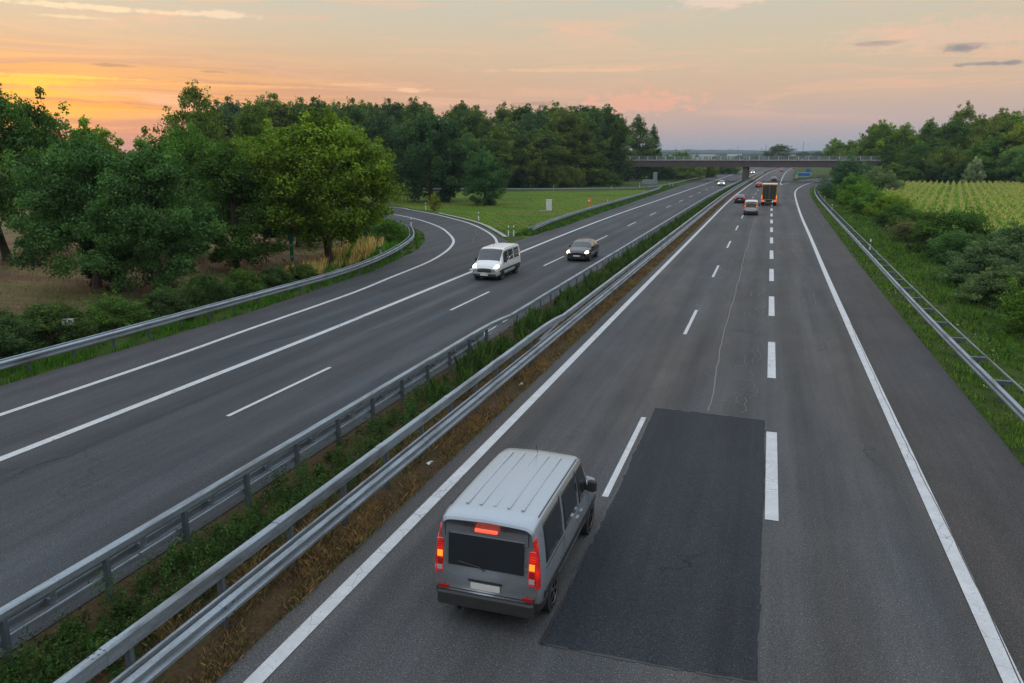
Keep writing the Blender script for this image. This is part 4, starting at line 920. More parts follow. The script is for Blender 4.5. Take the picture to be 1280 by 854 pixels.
def tree_proto(key, seed, H, rad, base, kind, nclump, nleaf, size, narrow=.55, cr=.26, gap=.0, trunk_r=.22, limbs=12, lean=.0, open_=False):
    rng = rs(seed); mb = MB()
    ch = H - base; bend = rng.randn(4, 2) * .035 * H * .5
    ztop = base + ch * .78; zt = np.linspace(-.25, ztop, 7); tx = np.interp(zt, np.linspace(0, H, 4), bend[:, 0]) - bend[0, 0]; ty = np.interp(zt, np.linspace(0, H, 4), bend[:, 1]) - bend[0, 1]
    tr_ = trunk_r * (1 - .82 * np.linspace(0, 1, 7)); tr_[0] *= 1.35
    mb.tube(list(zip(tx, ty, zt)), list(tr_), 8)
    cen = []; tips = []
    for i in range(limbs):
        h0 = rng.uniform(.02, .75); z0 = base + ch * h0 * .8 - .06 * H; z0 = max(z0, .12 * H); a_ = 2.4 * i + rng.uniform(-.4, .4)
        h1 = min(.97, h0 + rng.uniform(.12, .35)); rr_ = rad * float(crown_env(kind, np.array(h1))) * rng.uniform(.6, .95)
        sx = float(np.interp(z0, zt, tx)); sy = float(np.interp(z0, zt, ty))
        e = np.array([math.cos(a_) * rr_, math.sin(a_) * rr_, base + ch * h1]); m_ = np.array([sx + e[0] * .45, sy + e[1] * .45, z0 * .45 + e[2] * .55 - .03 * H]); r0 = trunk_r * .42 * (1 - .6 * h0)
        mb.tube([(sx, sy, z0), tuple(m_), tuple(e)], [r0, r0 * .6, r0 * .18], 5, False)
        for f_ in (.62, .82, 1.0): cen.append(np.array([sx, sy, z0]) * (1 - f_) ** 2 + 2 * f_ * (1 - f_) * m_ + f_ * f_ * e + rng.randn(3) * .05 * rad)
    while len(cen) < nclump:
        h = rng.rand() ** .85; a_ = rng.uniform(0, 2 * math.pi)
        # lobes make the outline uneven
        lob = 1 + .16 * math.sin(3 * a_ + seed) + .12 * math.sin(5 * a_ + 2 * h * 6 + seed * 1.7) + .10 * math.sin(9 * h * 2 + seed)
        r = rad * float(crown_env(kind, np.array(h))) * lob * (rng.uniform(.35, .92) if rng.rand() < .35 else rng.uniform(.72, .95))
        if gap and (math.sin(4 * a_ + 7 * h + seed) > 1 - gap): continue
        cen.append(np.array([math.cos(a_) * r, math.sin(a_) * r, base + ch * (.02 + .96 * h)]))
    cen = np.array(cen[:max(nclump, limbs * 3)]); k = len(cen)
    rads = rad * cr * rng.uniform(.65, 1.3, (k, 1)) * np.array([[1, 1, .72]]) * np.ones((k, 3))
    cen[:, 2] = np.maximum(cen[:, 2], rads[:, 2] * .6)
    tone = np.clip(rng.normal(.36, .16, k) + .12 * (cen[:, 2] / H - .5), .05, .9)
    v, f, tn = leaves(rng, cen, rads, nleaf, size, tone, narrow=narrow)
    # stray outer sprays break the silhouette
    ns = max(20, nclump // 2); idx = rng.randint(0, k, ns); dirv = cen[idx] - np.array([0, 0, base + ch * .4]); dirv /= np.linalg.norm(dirv, axis=1)[:, None] + 1e-6; dirv[:, 2] += .35
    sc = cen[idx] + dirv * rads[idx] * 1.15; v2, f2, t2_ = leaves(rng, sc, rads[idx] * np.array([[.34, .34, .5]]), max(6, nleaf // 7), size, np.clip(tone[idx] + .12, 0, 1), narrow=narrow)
    keep = v2.reshape(-1, 4, 3)[:, :, 2].min(1) > .03
    V = np.concatenate([v, v2]); F = np.concatenate([f, f2 + len(v)]); T = np.concatenate([tn, t2_])
    V[:, 2] = np.maximum(V[:, 2], .02)
    t_ob = bpy.data.objects.new('proto', None)
    tm = mb.build('trunk', M['bark']); cm = mesh('crown', V, F, M['leaf'], None, False, {'tone': ('FACE', T)})
    for o in (tm, cm): COL.objects.unlink(o)
    PROTO[key] = (tm.data, cm.data, H, rad)
def plant(name, key, x, y, H, rad, col, label, cat, group=None, rz=None, z=-.05, stem='trunk', crown='crown'):
    tm, cm, H0, r0 = PROTO[key]
    t = empty(name, (x, y, z), (x * 3.7 + y * 1.3) % 6.28 if rz is None else rz, label, cat, group); t.scale = (rad / r0, rad / r0, H / H0)
    a_ = bpy.data.objects.new(stem, tm); b_ = bpy.data.objects.new(crown, cm)
    for o in (a_, b_): COL.objects.link(o); o.parent = t
    k_ = 1.15 if key == 'maple' else 1.55
    k_ = min(k_, max(1., .13 / max(col)))
    b_.color = (col[0] * k_ * 1.06, col[1] * k_, col[2] * k_ * .72, 1); return t
tree_proto('maple', 3, 10, 5, 2.0, 'round', 210, 270, .22, .65, .20, trunk_r=.30, limbs=14)
tree_proto('oakA', 11, 10, 5, 1.2, 'round', 150, 320, .21, .6, .21, trunk_r=.28, limbs=14)
tree_proto('oakB', 23, 10, 4.4, .9, 'oval', 140, 320, .21, .6, .22, trunk_r=.26, limbs=14)
tree_proto('locust', 31, 15, 4.2, 5., 'oval', 95, 130, .26, .6, .22, gap=.5, trunk_r=.2, limbs=18)
tree_proto('fA', 41, 20, 5.6, 1.2, 'round', 120, 150, .44, .65, .29, trunk_r=.3, limbs=12)
tree_proto('fB', 47, 20, 6.2, .8, 'round', 130, 150, .44, .65, .28, trunk_r=.3, limbs=12)
tree_proto('fC', 53, 20, 4.4, 1.5, 'column', 130, 100, .46, .65, .30, trunk_r=.28, limbs=12)
tree_proto('fD', 59, 20, 5.4, 3.0, 'oval', 105, 95, .46, .65, .25, gap=.35, trunk_r=.3, limbs=16)
tree_proto('dense', 61, 14, 6.6, .3, 'round', 170, 210, .36, .65, .22, trunk_r=.35, limbs=12)
tree_proto('shrub', 71, 3, 2.2, .0, 'low', 150, 190, .13, .55, .26, trunk_r=.07, limbs=10)
tree_proto('shrubB', 73, 3, 2.4, .0, 'low', 140, 190, .13, .5, .25, gap=.3, trunk_r=.07, limbs=10)
tree_proto('willow', 79, 3.2, 2.2, .0, 'low', 150, 200, .20, .22, .27, gap=.2, trunk_r=.06, limbs=12)
tree_proto('cypress', 83, 3.2, .7, .0, 'column', 60, 110, .16, .5, .5, trunk_r=.07, limbs=6)
DG = (.019, .044, .012); MG = (.028, .064, .013); LG = (.060, .115, .012); BG = (.021, .052, .022); OG = (.042, .066, .013); GG = (.024, .048, .032); YG = (.055, .105, .012)
# ---- near trees on the left
plant('maple_tree', 'maple', -31.0, 50.6, 10.2, 5.3, (.046, .092, .014), 'bright yellow-green maple with a dark trunk at the bend of the ramp', 'tree', rz=.4)
NEAR = [('oakA', -56.5, 45, 12.6, 5.4, DG, 'dark tall tree at the left edge of the photo'),
        ('oakB', -49, 46.5, 9.6, 4.3, MG, 'green tree just right of the left-edge tree, in front of the sunset'),
        ('oakA', -39.0, 36.6, 8.6, 4.3, BG, 'blue-green broad tree whose crown reaches down to the field'),
        ('oakB', -33.0, 35.2, 7.9, 3.5, BG, 'dark tree with ivy-clad foot leaning over the left guard rail'),
        ('oakA', -44.0, 51.0, 9.7, 4.6, MG, 'mid-green tree behind the ivy-clad one with a single tall sprig'),
        ('oakB', -35.6, 45.6, 8.1, 3.9, DG, 'deep green bushy tree immediately left of the maple'),
        ('maple', -55, 78, 10.2, 4.9, LG, 'light green rounded tree behind and left of the maple'),
        ('oakB', -40, 60, 7.0, 3.6, MG, 'low green tree half hidden behind the maple')]
for (k, x, y, h, r, c, lab) in NEAR: plant('broadleaf_tree', k, x, y, h, r, c, lab, 'tree')
for i, (x, y, h, r, lab) in enumerate(((-62, 74, 15.6, 4.0, 'tallest open-crowned tree rising thinly against the orange sky'), (-56.5, 68, 12.6, 3.2, 'slim loose tree left of the tallest open-crowned one'), (-58, 80, 14.0, 3.6, 'slender light-barked tree right of the tallest open-crowned one'), (-70, 62, 12.2, 3.6, 'sparse tree against the yellow glow at far left'))):
    plant('open_crown_tree', 'locust', x, y, h, r, (.034, .056, .014), lab, 'tree')
for (x, y, h, lab) in ((-39.8, 37.3, 2.6, 'left of two dark ivy-wrapped stumps in the field'), (-36.6, 35.8, 2.5, 'right of two dark ivy-wrapped stumps in the field')):
    plant('ivy_column', 'cypress', x, y, h, .62, (.010, .018, .010), lab, 'shrub', 'dark ivy columns')
plant('dense_tree', 'dense', -58.5, 131, 14.8, 7.0, (.016, .036, .020), 'big dark dense tree behind the ramp bend', 'tree')
plant('round_bush', 'dense', -45.6, 124, 8.4, 3.7, (.022, .052, .024), 'round dark green bush at the corner of the meadow', 'bush')
plant('broadleaf_tree', 'fB', -74, 124, 14, 6, MG, 'medium green tree left of the big dense tree', 'tree')
plant('small_tree', 'oakB', -47.5, 107.5, 2.4, 1.0, (.060, .080, .018), 'tiny sapling in front of the big dense tree by the ramp', 'sapling')
# ---- wood on the left : three ranks, individuals
rng = rs(77); gi = 0
def wood(n, fx, fy, hlo, hhi, keys, cols, label, group, rlo=3.6, rhi=5.8, name='woodland_tree'):
    for i in range(n):
        u = (i + rng.uniform(.1, .9)) / n; x = fx(u) + rng.normal(0, 1.2); y = fy(u) + rng.normal(0, 2.2); k = keys[rng.randint(len(keys))]
        if x < -.80 * y: continue                       # the skyline drops to the near trees at far left
        plant(name, k, x, y, rng.uniform(hlo, hhi), rng.uniform(rlo, rhi), cols[rng.randint(len(cols))], label, 'tree', group, rng.uniform(0, 6.28))
CW = [(.020, .040, .018), (.026, .050, .018), (.032, .056, .018), (.022, .044, .026), (.040, .062, .018)]
wood(36, lambda u: -155 + 108 * u, lambda u: 174 + 62 * u + 6, 20.5, 23, ['fA', 'fB', 'fB', 'fD', 'fC'], CW, 'tall tree of the far skyline of the left wood', 'skyline trees of the left wood', 5, 7.2)
wood(30, lambda u: -145 + 97 * u, lambda u: 160 + 62 * u, 16, 20, ['fA', 'fB', 'fB'], CW, 'tree in the middle rank of the left wood', 'middle trees of the left wood', 5, 7.2)
wood(22, lambda u: -78 + 30 * u, lambda u: 180 + 42 * u, 10, 15, ['fB', 'fB', 'dense', 'fA'], CW + [(.040, .062, .018)], 'lower tree at the meadow edge of the left wood', 'edge trees of the left wood', 4.2, 6.2)
wood(24, lambda u: -155 + 80 * u, lambda u: 120 + 32 * u, 14, 19, ['fA', 'fB', 'fB'], CW, 'tree of the left wood behind the ramp', 'trees behind the ramp', 4.8, 7)
wood(16, lambda u: -88 + 43 * u, lambda u: 176 + 40 * u, 3, 5.5, ['shrub', 'shrubB'], CW, 'shrub at the foot of the left wood', 'undergrowth of the left wood', 2.5, 4., 'woodland_shrub')
for (x, y, h, r, k, lab) in ((-46.5, 287, 21.5, 6.4, 'fD', 'open tall tree ending the left wood by the bridge'), (-41.5, 292, 18.5, 3.4, 'fD', 'thin leaning tree last before the bridge'), (-42.6, 230, 18.5, 4.2, 'fB', 'rounded tall tree whose crown touches the left end of the bridge'), (-46.8, 236, 20.8, 5.2, 'fA', 'tall tree standing just behind the one touching the bridge'), (-50.5, 229, 20.5, 5.5, 'fB', 'broad dark tree second from the bridge')):
    plant('woodland_tree', k, x, y, h, r, (.022, .044, .018), lab, 'tree')
for (x, y, r, h, c, lab) in ((-30, 300, 6, 6, (.050, .085, .03), 'pale green shrub seen under the left bridge span'), (-38, 292, 5, 6.5, DG, 'dark shrub beside the left abutment'), (-26, 330, 6, 6.5, OG, 'olive shrub under the bridge nearer the pier'), (-34, 320, 8, 9, MG, 'green tree under the left bridge span'), (-46, 305, 8, 10, DG, 'dark tree behind the left abutment'), (-22, 400, 8, 7, MG, 'shrub far beyond the bridge left of the road')):
    plant('roadside_shrub', 'shrub', x, y, h, r, c, lab, 'shrub')
# ---- right side wood on the slope
CR = [(.030, .062, .013), (.042, .080, .014), (.055, .098, .014), (.024, .050, .014), (.040, .064, .018)]
wood(18, lambda u: 50 + 95 * u, lambda u: 268 + 4 * u, 18.5, 22.5, ['fA', 'fB', 'fB', 'fD'], CR, 'tall tree on the skyline of the right wood', 'skyline trees of the right wood', 5.5, 8)
wood(20, lambda u: 47 + 85 * u, lambda u: 246 + 2 * u, 13, 18, ['fA', 'fB', 'fB', 'oakA'], CR, 'mid-height tree of the right wood', 'middle trees of the right wood', 5, 7)
wood(16, lambda u: 38 + 75 * u, lambda u: 231 + 2 * u, 9, 13, ['fB', 'oakA', 'dense'], CR, 'lower rounded tree of the right wood', 'lower trees of the right wood', 4.5, 6)
wood(24, lambda u: 27 + 80 * u, lambda u: 221 + 3 * u, 4.5, 8, ['oakA', 'oakB', 'dense'], [(.016, .034, .012), (.020, .044, .014), (.028, .056, .014)], 'low dark tree at the corn field edge', 'trees edging the corn field', 3.4, 5.)
wood(7, lambda u: 30 + 22 * u, lambda u: 294 + 6 * u, 15.5, 20, ['fA', 'fB', 'fD'], CR, 'tree rising behind the right end of the bridge', 'trees behind the right bridge end', 4.5, 6.5)
wood(10, lambda u: 25 + 26 * u, lambda u: 395 - 70 * u, 13, 18, ['fA', 'fB', 'fD'], CR, 'tree right of the road beyond the bridge', 'trees beyond the bridge on the right', 5, 7)
wood(8, lambda u: 32.5 + 12 * u, lambda u: 254 - 6 * u, 8.5, 11.5, ['oakA', 'dense', 'oakB'], [(.018, .040, .012), (.026, .056, .014)], 'dark tree in front of the right end of the bridge', 'trees at the right bridge end', 4., 5.4)
plant('woodland_shrub', 'dense', -47.5, 264, 5.6, 4.0, (.016, .034, .014), 'dark bush hiding the left abutment of the bridge', 'shrub')
plant('silver_tree', 'oakB', 46.5, 214, 7.2, 2.3, (.14, .19, .16), 'small silver-grey tree at the edge of the corn field', 'tree')
plant('broadleaf_tree', 'fB', 61, 232, 16, 6.2, (.070, .105, .020), 'yellow-green rounded tree rising over the corn', 'tree')
plant('broadleaf_tree', 'oakA', 57, 216, 10.5, 5.2, (.040, .085, .036), 'fresh green feathery tree at the right edge above the corn', 'tree')
# ---- shrubs along the right verge
SHR = [('willow', 15.6, 168, 6.8, 5.4, GG, 'large grey-green willow bush nearest the bridge'), ('willow', 19.0, 158, 5.2, 4.6, (.045, .068, .045), 'second grey-green willow bush behind the nearest to the bridge'),
       ('shrub', 13.9, 147, 4.4, 3.5, MG, 'green bush in front of the large willow'), ('shrub', 13.5, 133, 3.6, 3.2, YG, 'yellow-green bush on the verge next below the willow'), ('shrubB', 14.0, 121, 3.0, 3.0, MG, 'mid-green bush halfway along the verge'),
       ('shrub', 14.9, 110, 2.9, 3.0, YG, 'light green bush beside the corn tassels'), ('shrubB', 14.2, 100, 2.3, 2.5, DG, 'dark low bush halfway along the verge'), ('shrub', 15.2, 91, 2.2, 2.7, DG, 'dark rounded bush in front of the corn'),
       ('shrubB', 13.2, 83, 1.7, 2.0, (.04, .05, .03), 'small brownish bush near the guard rail'), ('shrub', 14.9, 72.5, 3.2, 3.0, DG, 'big dark bush standing up before the corn field'), ('shrubB', 14.0, 66.5, 2.2, 2.4, BG, 'blue-green bush below the big dark one'),
       ('willow', 16.2, 60.5, 3.0, 2.9, GG, 'tall grey willow scrub left of the corn row end'), ('willow', 13.6, 55, 2.5, 2.6, (.026, .050, .034), 'grey-green willow scrub on the near verge'), ('willow', 15.6, 49.5, 2.9, 2.8, GG, 'silvery willow scrub at the right edge of the photo'),
       ('willow', 12.6, 48.0, 1.8, 2.0, (.028, .052, .034), 'low grey willow scrub close to the guard rail'), ('shrub', 12.9, 40.2, 2.7, 2.3, MG, 'near green bush at the right edge behind the rail'), ('shrubB', 14.6, 36.2, 2.9, 2.4, DG, 'nearest dark bush at the right edge of the photo'),
       ('shrub', 17.5, 80, 2.8, 2.6, MG, 'green bush at the corn edge behind the small brownish one'), ('willow', 18.5, 54, 3.2, 2.6, GG, 'grey willow scrub furthest from the rail at right')]
for (k, x, y, h, r, c, lab) in SHR: plant('roadside_shrub', k, x, y, h, r, c, lab, 'shrub', stem='stem', crown='foliage')
# ---- hedge along the left verge
HG = [(-29.2, 14.5, 1.6, 2.0), (-28.6, 18.2, 1.75, 1.9), (-28.5, 21.4, 1.7, 1.8), (-28.9, 24.6, 1.6, 1.7), (-28.5, 27.6, 1.45, 1.6), (-28.2, 30.4, 1.35, 1.4), (-28.3, 33.4, 1.7, 1.3), (-28.2, 36.6, 1.5, 1.2), (-28.3, 39.6, 1.3, 1.2), (-28.1, 42.5, 1.1, 1.1), (-31.6, 19.0, 1.5, 1.9), (-31.3, 23.5, 1.4, 1.8)]
for i, (x, y, h, r) in enumerate(HG):
    plant('bramble_bush', 'shrub' if i % 2 else 'shrubB', x, y, h, r, [(.020, .038, .013), (.024, .050, .014), (.018, .034, .016)][i % 3], 'bramble bush of the dark hedge behind the left guard rail', 'bush', 'bramble hedge behind the left rail', stem='stem', crown='foliage')
for (x, y, r, lab) in ((-34.5, 66.5, 1.7, 'green bush at the end of the dry grass by the bend'), (-37.5, 69.5, 2.0, 'dark green bush behind the curved rail under the maple')):
    plant('bramble_bush', 'shrub', x, y, 2.0, r, MG, lab, 'bush', stem='stem', crown='foliage')

# ---- grass, weeds, corn (uncountable)
def blades(rng, x, y, z, h, w_, lean=.35):
    N = len(x); a_ = rng.uniform(0, 2 * math.pi, N); b_ = rng.uniform(0, 2 * math.pi, N); le = lean * h * rng.uniform(.2, 1.2, N)
    dx, dy = np.cos(a_) * w_ / 2, np.sin(a_) * w_ / 2; lx, ly = np.cos(b_) * le, np.sin(b_) * le
    q = np.stack([np.stack([x - dx, y - dy, z], 1), np.stack([x + dx, y + dy, z], 1), np.stack([x + lx * .4 + dx * .7, y + ly * .4 + dy * .7, z + h * .6], 1), np.stack([x + lx, y + ly, z + h], 1)], 1)
    return q.reshape(-1, 3), np.arange(N * 4).reshape(N, 4)
def turf(name, seed, n, fx, ylo, yhi, h, w_, col, pw=2.0, z=-.05, tone=(.45, .2), lean=.35, patchy=0.):
    rng = rs(seed); t = rng.rand(n); y = ylo * (yhi / ylo) ** t if pw else rng.uniform(ylo, yhi, n)
    x0, x1 = fx(y); x = x0 + (x1 - x0) * rng.rand(n)
    pt = np.sin(x * 2.1 + seed) * np.sin(y * .9 + 1.3 * seed) + .6 * np.sin(x * 5.3 + y * 2.7)
    if name == 'meadow_grass': k = x > np.interp(y, [70, 73.6, 79, 86.2, 92.4, 103, 116.8, 131], [-23, -25.2, -27.4, -31.4, -35.8, -44.4, -58.5, -95]) + .5; x, y, pt = x[k], y[k], pt[k]
    if patchy: k = pt > rng.normal(-.2, .7, len(x)) * patchy; x, y, pt = x[k], y[k], pt[k]
    sc = np.clip(y / 28, .8, 2.6)
    hh = h * rng.uniform(.45, 1.25, len(x)) * (1 + .25 * pt); ww = w_ * sc * rng.uniform(.7, 1.3, len(x))
    v, f = blades(rng, x, y, np.full(len(x), z), hh, ww, lean)
    tn = np.clip(tone[0] * .75 + .12 * pt + rng.normal(0, tone[1], len(x)), 0, 1)
    o = mesh(name, v, f, M['blade'], None, False, {'tone': ('FACE', tn)}); o.color = (*col, 1); tag(o, kind='stuff'); return o
ip = lambda y, a, b: np.interp(y, a, b)
turf('verge_grass', 1, 52000, lambda y: (ip(y, [0, 50, 84, 120, 163, 198, 225], [6.85, 6.85, 7.05, 7.45, 8.15, 9.2, 10.8]), ip(y, [0, 50, 120, 225], [10.4, 10.8, 12.5, 15.5])), 16, 225, .13, .026, (.050, .105, .018), patchy=.6, tone=(.42, .26))
turf('verge_grass', 2, 16000, lambda y: (9.3 + 0 * y, 12.5 + 0 * y), 22, 130, .24, .030, (.044, .088, .016), patchy=.8)
turf('verge_grass', 3, 24000, lambda y: (ip(y, [0, 33, 48, 60, 68, 74, 78], [-26.8, -26.8, -27.8, -30.2, -33.1, -36.0, -39]), ip(y, [0, 33, 48, 60.6, 68, 73.7, 78], [-25.2, -25.2, -26.2, -28.6, -31.3, -33.9, -36.6])), 9, 78, .22, .030, (.036, .092, .013), patchy=.4)
turf('verge_grass', 4, 16000, lambda y: (ip(y, [44, 56, 70, 82], [-29, -33.5, -40, -47]), ip(y, [44, 56, 68, 78, 82], [-27, -29.2, -33.0, -38.5, -41])), 46, 84, .30, .05, (.050, .125, .014), pw=0)
turf('dry_grass', 5, 9000, lambda y: (ip(y, [44, 52, 62, 70], [-30.8, -32.5, -36.0, -38.5]), ip(y, [44, 52, 62, 70], [-27.8, -29.0, -32.6, -36.0])), 43, 70, .62, .05, (.26, .195, .085), pw=0, patchy=.3)
turf('verge_grass', 6, 26000, lambda y: (ip(y, [76, 88, 122, 215], [-24.6, -25.2, -26.2, -27.6]), ip(y, [74, 88, 122, 215], [-22.9, -22.4, -23.0, -24.2])), 76, 225, .30, .05, (.040, .085, .015))
turf('meadow_grass', 7, 30000, lambda y: (ip(y, [80, 100, 120, 178], [-31, -45, -58, -60]), ip(y, [80, 120, 178], [-25, -26, -27])), 80, 178, .10, .030, (.060, .118, .014), patchy=.9)
turf('field_grass', 8, 12000, lambda y: (-62 + 0 * y, -29.5 + 0 * y), 16, 66, .16, .045, (.085, .085, .030), patchy=1.2)
turf('median_grass', 9, 34000, lambda y: (-8.15 + np.vectorize(crv)(y), -7.48 + np.vectorize(crv)(y)), 6, 150, .13, .016, (.130, .082, .044), z=-.02, tone=(.42, .22), lean=.9, patchy=.8)
turf('median_grass', 10, 20000, lambda y: (-9.4 + np.vectorize(crv)(y), -8.2 + np.vectorize(crv)(y)), 6, 150, .20, .018, (.115, .080, .042), z=-.02, lean=.8, patchy=.6)
turf('median_grass', 11, 26000, lambda y: (-10.7 + np.vectorize(crv)(y), -9.3 + np.vectorize(crv)(y)), 22, 300, .52, .030, (.026, .054, .014), z=-.02, lean=.35, patchy=.2)
turf('median_grass', 12, 3000, lambda y: (-7.75 + np.vectorize(crv)(y), -7.42 + np.vectorize(crv)(y)), 8, 120, .10, .018, (.05, .085, .02), z=-.02, lean=.6, patchy=1.6)
def weeds(name, seed, n, x0, x1, y0, y1, h, col, nl=46, size=.085, power=True):
    rng = rs(seed); y = y0 * (y1 / y0) ** rng.rand(n) if power else rng.uniform(y0, y1, n); x = rng.uniform(x0, x1, n) + np.vectorize(crv)(y)
    hh = h * rng.uniform(.4, 1.2, n) * (1 + .35 * np.sin(y * 1.7 + seed)); cen = np.stack([x, y, hh * .5], 1); rad = np.stack([.10 + .12 * hh, .10 + .12 * hh, hh * .55], 1)
    v, f, tn = leaves(rng, cen, rad, nl, size, np.clip(rng.normal(.45, .2, n), 0, 1), narrow=.38, up=.1)
    v[:, 2] = np.maximum(v[:, 2], -.015)
    o = mesh(name, v, f, M['leaf'], None, False, {'tone': ('FACE', tn)}); o.color = (*col, 1); tag(o, kind='stuff'); return o
weeds('median_weeds', 21, 900, -10.6, -9.2, 6.0, 80, .52, (.015, .036, .011), 60, .075)
weeds('median_weeds', 22, 260, -10.2, -9.0, 6.2, 30, .36, (.024, .052, .013), 50, .06)
weeds('median_weeds', 23, 110, -10.6, -9.5, 6.0, 24, .85, (.020, .048, .010), 90, .055)
weeds('verge_weeds', 24, 260, 9.2, 13.0, 24, 110, .5, (.034, .080, .018), 36, .12)
weeds('verge_weeds', 25, 60, 7.2, 9.6, 20, 80, .25, (.30, .30, .18), 12, .05)
weeds('verge_weeds', 26, 90, -30.5, -27.2, 12, 46, .7, (.030, .062, .016), 40, .12)
def corn():
    rng = rs(9); dr = np.array([.195, .981]); nn = np.array([.981, -.195]); X = []; 
    for k in range(-51, 72):
        o = np.array([14.5, 44.]) + nn * (k * 1.15)
        t = np.arange(0, 175, .40) + rng.uniform(0, .6); p = o[None] + dr[None] * t[:, None] + rng.normal(0, .11, (len(t), 2)); X.append(p)
    p = np.concatenate(X); lo = np.interp(p[:, 1], [44, 59, 70, 85, 121, 164, 200, 214], [18.5, 17.6, 16.6, 16.4, 17.0, 19.2, 23, 26])
    k = (p[:, 0] > lo) & (p[:, 1] < 205) & (p[:, 0] < 100) & (p[:, 0] < 10 + p[:, 1] * .52 + 6); p = p[k]
    N = len(p); nl = 7; h = rng.uniform(2.0, 2.65, N) * (1 + .06 * np.sin(p[:, 0] * .31) * np.sin(p[:, 1] * .17)); V = []; T = []
    for j in range(nl):
        a_ = rng.uniform(0, 2 * math.pi, N); z0 = h * (.25 + .62 * j / nl); L = rng.uniform(.5, .85, N); c_, s_ = np.cos(a_), np.sin(a_); w_ = .12
        b0 = np.stack([p[:, 0], p[:, 1], z0], 1); mid = b0 + np.stack([c_ * L * .5, s_ * L * .5, L * .42], 1); tip = b0 + np.stack([c_ * L, s_ * L, L * .05], 1); sd = np.stack([-s_ * w_, c_ * w_, 0 * s_], 1)
        V.append(np.stack([b0, mid - sd, tip, mid + sd], 1)); T.append(np.clip(rng.normal(.40 + .02 * j, .14, N), 0, 1))
    v = np.concatenate(V).reshape(-1, 3); o = mesh('corn_crop', v, np.arange(len(v)).reshape(-1, 4), M['leaf'], None, False, {'tone': ('FACE', np.concatenate(T))}); o.color = (.070, .120, .018, 1); tag(o, kind='stuff')
    V = []                                              # pale tassels
    for j in range(4):
        a_ = rng.uniform(0, 2 * math.pi, N); L = rng.uniform(.25, .42, N); b0 = np.stack([p[:, 0], p[:, 1], h * .93], 1); tip = b0 + np.stack([np.cos(a_) * .13, np.sin(a_) * .13, L], 1); sd = np.stack([np.sin(a_), -np.cos(a_), 0 * a_], 1) * .028
        V.append(np.stack([b0, (b0 + tip) / 2 + sd, tip, (b0 + tip) / 2 - sd], 1))
    v = np.concatenate(V).reshape(-1, 3); o = mesh('corn_tassels', v, np.arange(len(v)).reshape(-1, 4), M['leaf'], None, False, {'tone': ('FACE', np.clip(rng.normal(.5, .15, len(v) // 4), 0, 1))}); o.color = (.19, .185, .08, 1); tag(o, kind='stuff')
corn()
# scraps in the median
M['paper'] = simple('paper', (.6, .6, .6), .8)
for (x, y, lab) in ((-7.75, 24.6, 'crumpled white paper scrap on dry grass near the fast lane, the farther one'), (-7.8, 17.0, 'small white scrap on dry grass beside the median barrier, the nearer one')):
    mb = MB(); rg = rs(int(y)); v = [(rg.normal(0, .06), rg.normal(0, .06), abs(rg.normal(.04, .03))) for _ in range(7)]; mb.add(v, [(0, 1, 2), (2, 3, 4), (4, 5, 6), (0, 2, 4), (1, 3, 5), (6, 0, 3)])
    o = mb.build('paper_scrap', M['paper']); o.location = (x, y, .06); tag(o, lab, 'litter')

# ================================================================== DISTANCE
M['hill'] = simple('far_woodland', (.020, .036, .020), .95, vary=.4, scale=.01)
def ridge(name, y, x0, x1, h, seed, amp, depth=400, label=None):
    rng = rs(seed); n = 220; x = np.linspace(x0, x1, n); z = h + amp * (np.sin(x / 310. + seed) + .6 * np.sin(x / 120. + 2 * seed)) + rng.normal(0, amp * .16, n); mb = MB()
    for i in range(n): mb.v += [(x[i], y, -3), (x[i], y + 8, max(2, z[i] * .8)), (x[i], y + 60, z[i]), (x[i], y + depth, -3)]
    for i in range(n - 1):
        for j in range(3): k = i * 4 + j; mb.f.append((k, k + 4, k + 5, k + 1))
    return tag(mb.build(name, M['hill']), kind='structure')
ridge('hills', 2600, -1600, 2200, 27, 3, 4.5); ridge('hills', 3600, -2000, 3000, 44, 5, 6)
plant('broadleaf_tree', 'fB', 6, 690, 17, 14, (.024, .044, .020), 'round tree clump beyond the bridge in the middle of the horizon', 'tree')
wood(10, lambda u: -60 + 200 * u, lambda u: 820 + 60 * u, 9, 14, ['fA', 'fB'], CW, 'small tree far beyond the bridge on the horizon', 'horizon trees beyond the bridge', 6, 11)
M['white_wall'] = simple('white_wall', (.62, .63, .64), .8, vary=.06, scale=.1); M['grey_roof'] = simple('grey_roof', (.16, .17, .18), .8, vary=.1, scale=.1)
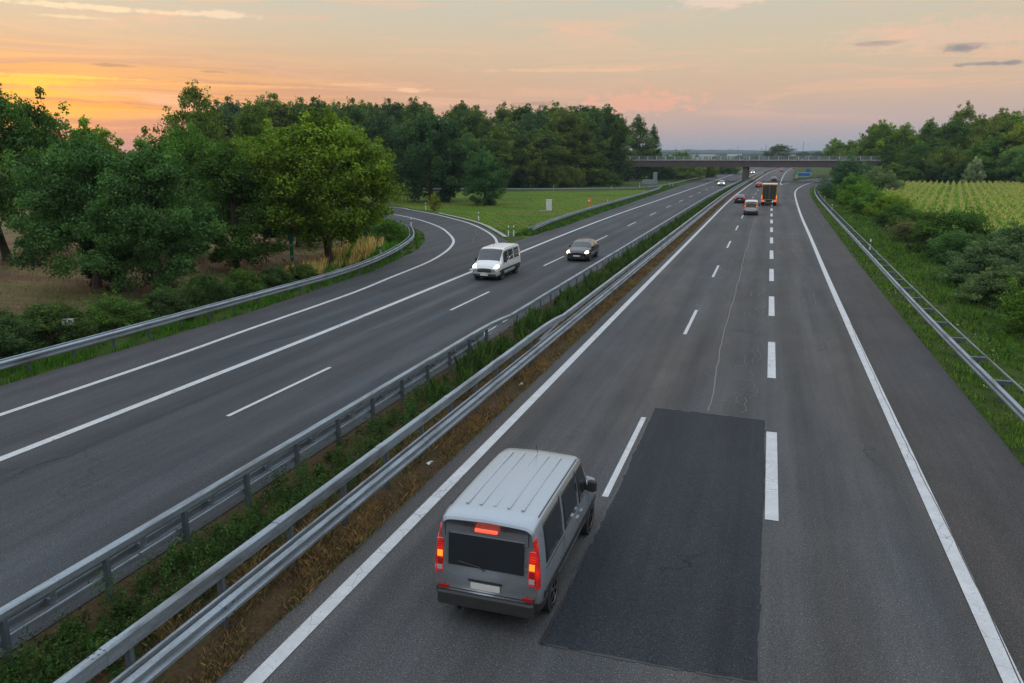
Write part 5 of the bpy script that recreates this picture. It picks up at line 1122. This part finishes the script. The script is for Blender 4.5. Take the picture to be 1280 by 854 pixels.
def house(x, y, w_, d, h, lab, hall=True):
    t = empty('distant_building', (x, y, -.06), 0, lab, 'building')
    mb = MB(); mb.box(-w_ / 2, w_ / 2, 0, d, -.3, h).build('wall', M['white_wall'], t)
    if hall: mb = MB(); mb.box(-w_ / 2 - .5, w_ / 2 + .5, -.5, d + .5, h + .003, h + .8).build('roof', M['grey_roof'], t)
    else: mb = MB(); mb.prism([(-w_ / 2 - .6, h + .01), (w_ / 2 + .6, h + .01), (0, h + 4)], -.5, d + .5).build('roof', M['grey_roof'], t)
    for k in range(max(2, int(w_ / 6))):
        xx = -w_ / 2 + w_ * (k + .5) / max(2, int(w_ / 6)); mb = MB(); mb.box(-1.1, 1.1, -.06, -.004, h * .3, h * .68).build('window', M['glass'], t).location = (xx, 0, 0)
for (px, w_, h, lab, hl) in ((846, 42, 13, 'long white hall leftmost above the bridge railing', True), (862, 34, 12, 'white building second from the left above the bridge railing', True), (876, 60, 15, 'wide white building with low tower shape on the horizon', True), (893, 20, 13, 'small gabled white building on the horizon', False), (918, 30, 16, 'pale building right of the white ones on the horizon', True), (1000, 60, 14, 'pale building on the horizon near the right trees', True)):
    az_ = R(azel(px, 190)[0]); D_ = 1800; house(math.sin(az_) * D_, math.cos(az_) * D_, w_, 20, h, lab, hl)
for (px, h, lab) in ((1003.5, 42, 'thin lattice mast on the right part of the horizon'), (922, 34, 'thin mast above the bridge left of the round tree clump'), (957, 38, 'thin mast right of the round tree clump')):
    az_ = R(azel(px, 190)[0]); D_ = 1900; t = empty('radio_mast', (math.sin(az_) * D_, math.cos(az_) * D_, -.06), 0, lab, 'mast'); mb = MB()
    for (dx, dy) in ((-.6, -.6), (.6, -.6), (0, .7)): mb.tube([(dx * 1.6, dy * 1.6, -.3), (dx * .3, dy * .3, h)], .16, 5)
    for k in range(8): z = h * k / 8; s_ = 1.6 - 1.3 * k / 8; mb.tube([(-.6 * s_, -.6 * s_, z), (.6 * s_ * .9, -.6 * s_, z + h / 8)], .09, 4)
    mb.build('lattice', M['post'], t)
HAZE = 0.00015
if HAZE:
    mb = MB(); mb.box(-2600, 3400, -250, 4200, -4.5, 60)
    hz = mb.build('haze', None); tag(hz, kind='stuff')
    m = bpy.data.materials.new('haze_air'); m.use_nodes = True; nt2 = NT(m.node_tree); nt2.n.remove(nt2.n['Principled BSDF'])
    pv = nt2.new('ShaderNodeVolumePrincipled'); pv.inputs['Color'].default_value = (.50, .66, .86, 1); pv.inputs['Density'].default_value = HAZE; pv.inputs['Anisotropy'].default_value = .2
    nt2.l.new(pv.outputs[0], nt2.n['Material Output'].inputs['Volume']); hz.data.materials.append(m)
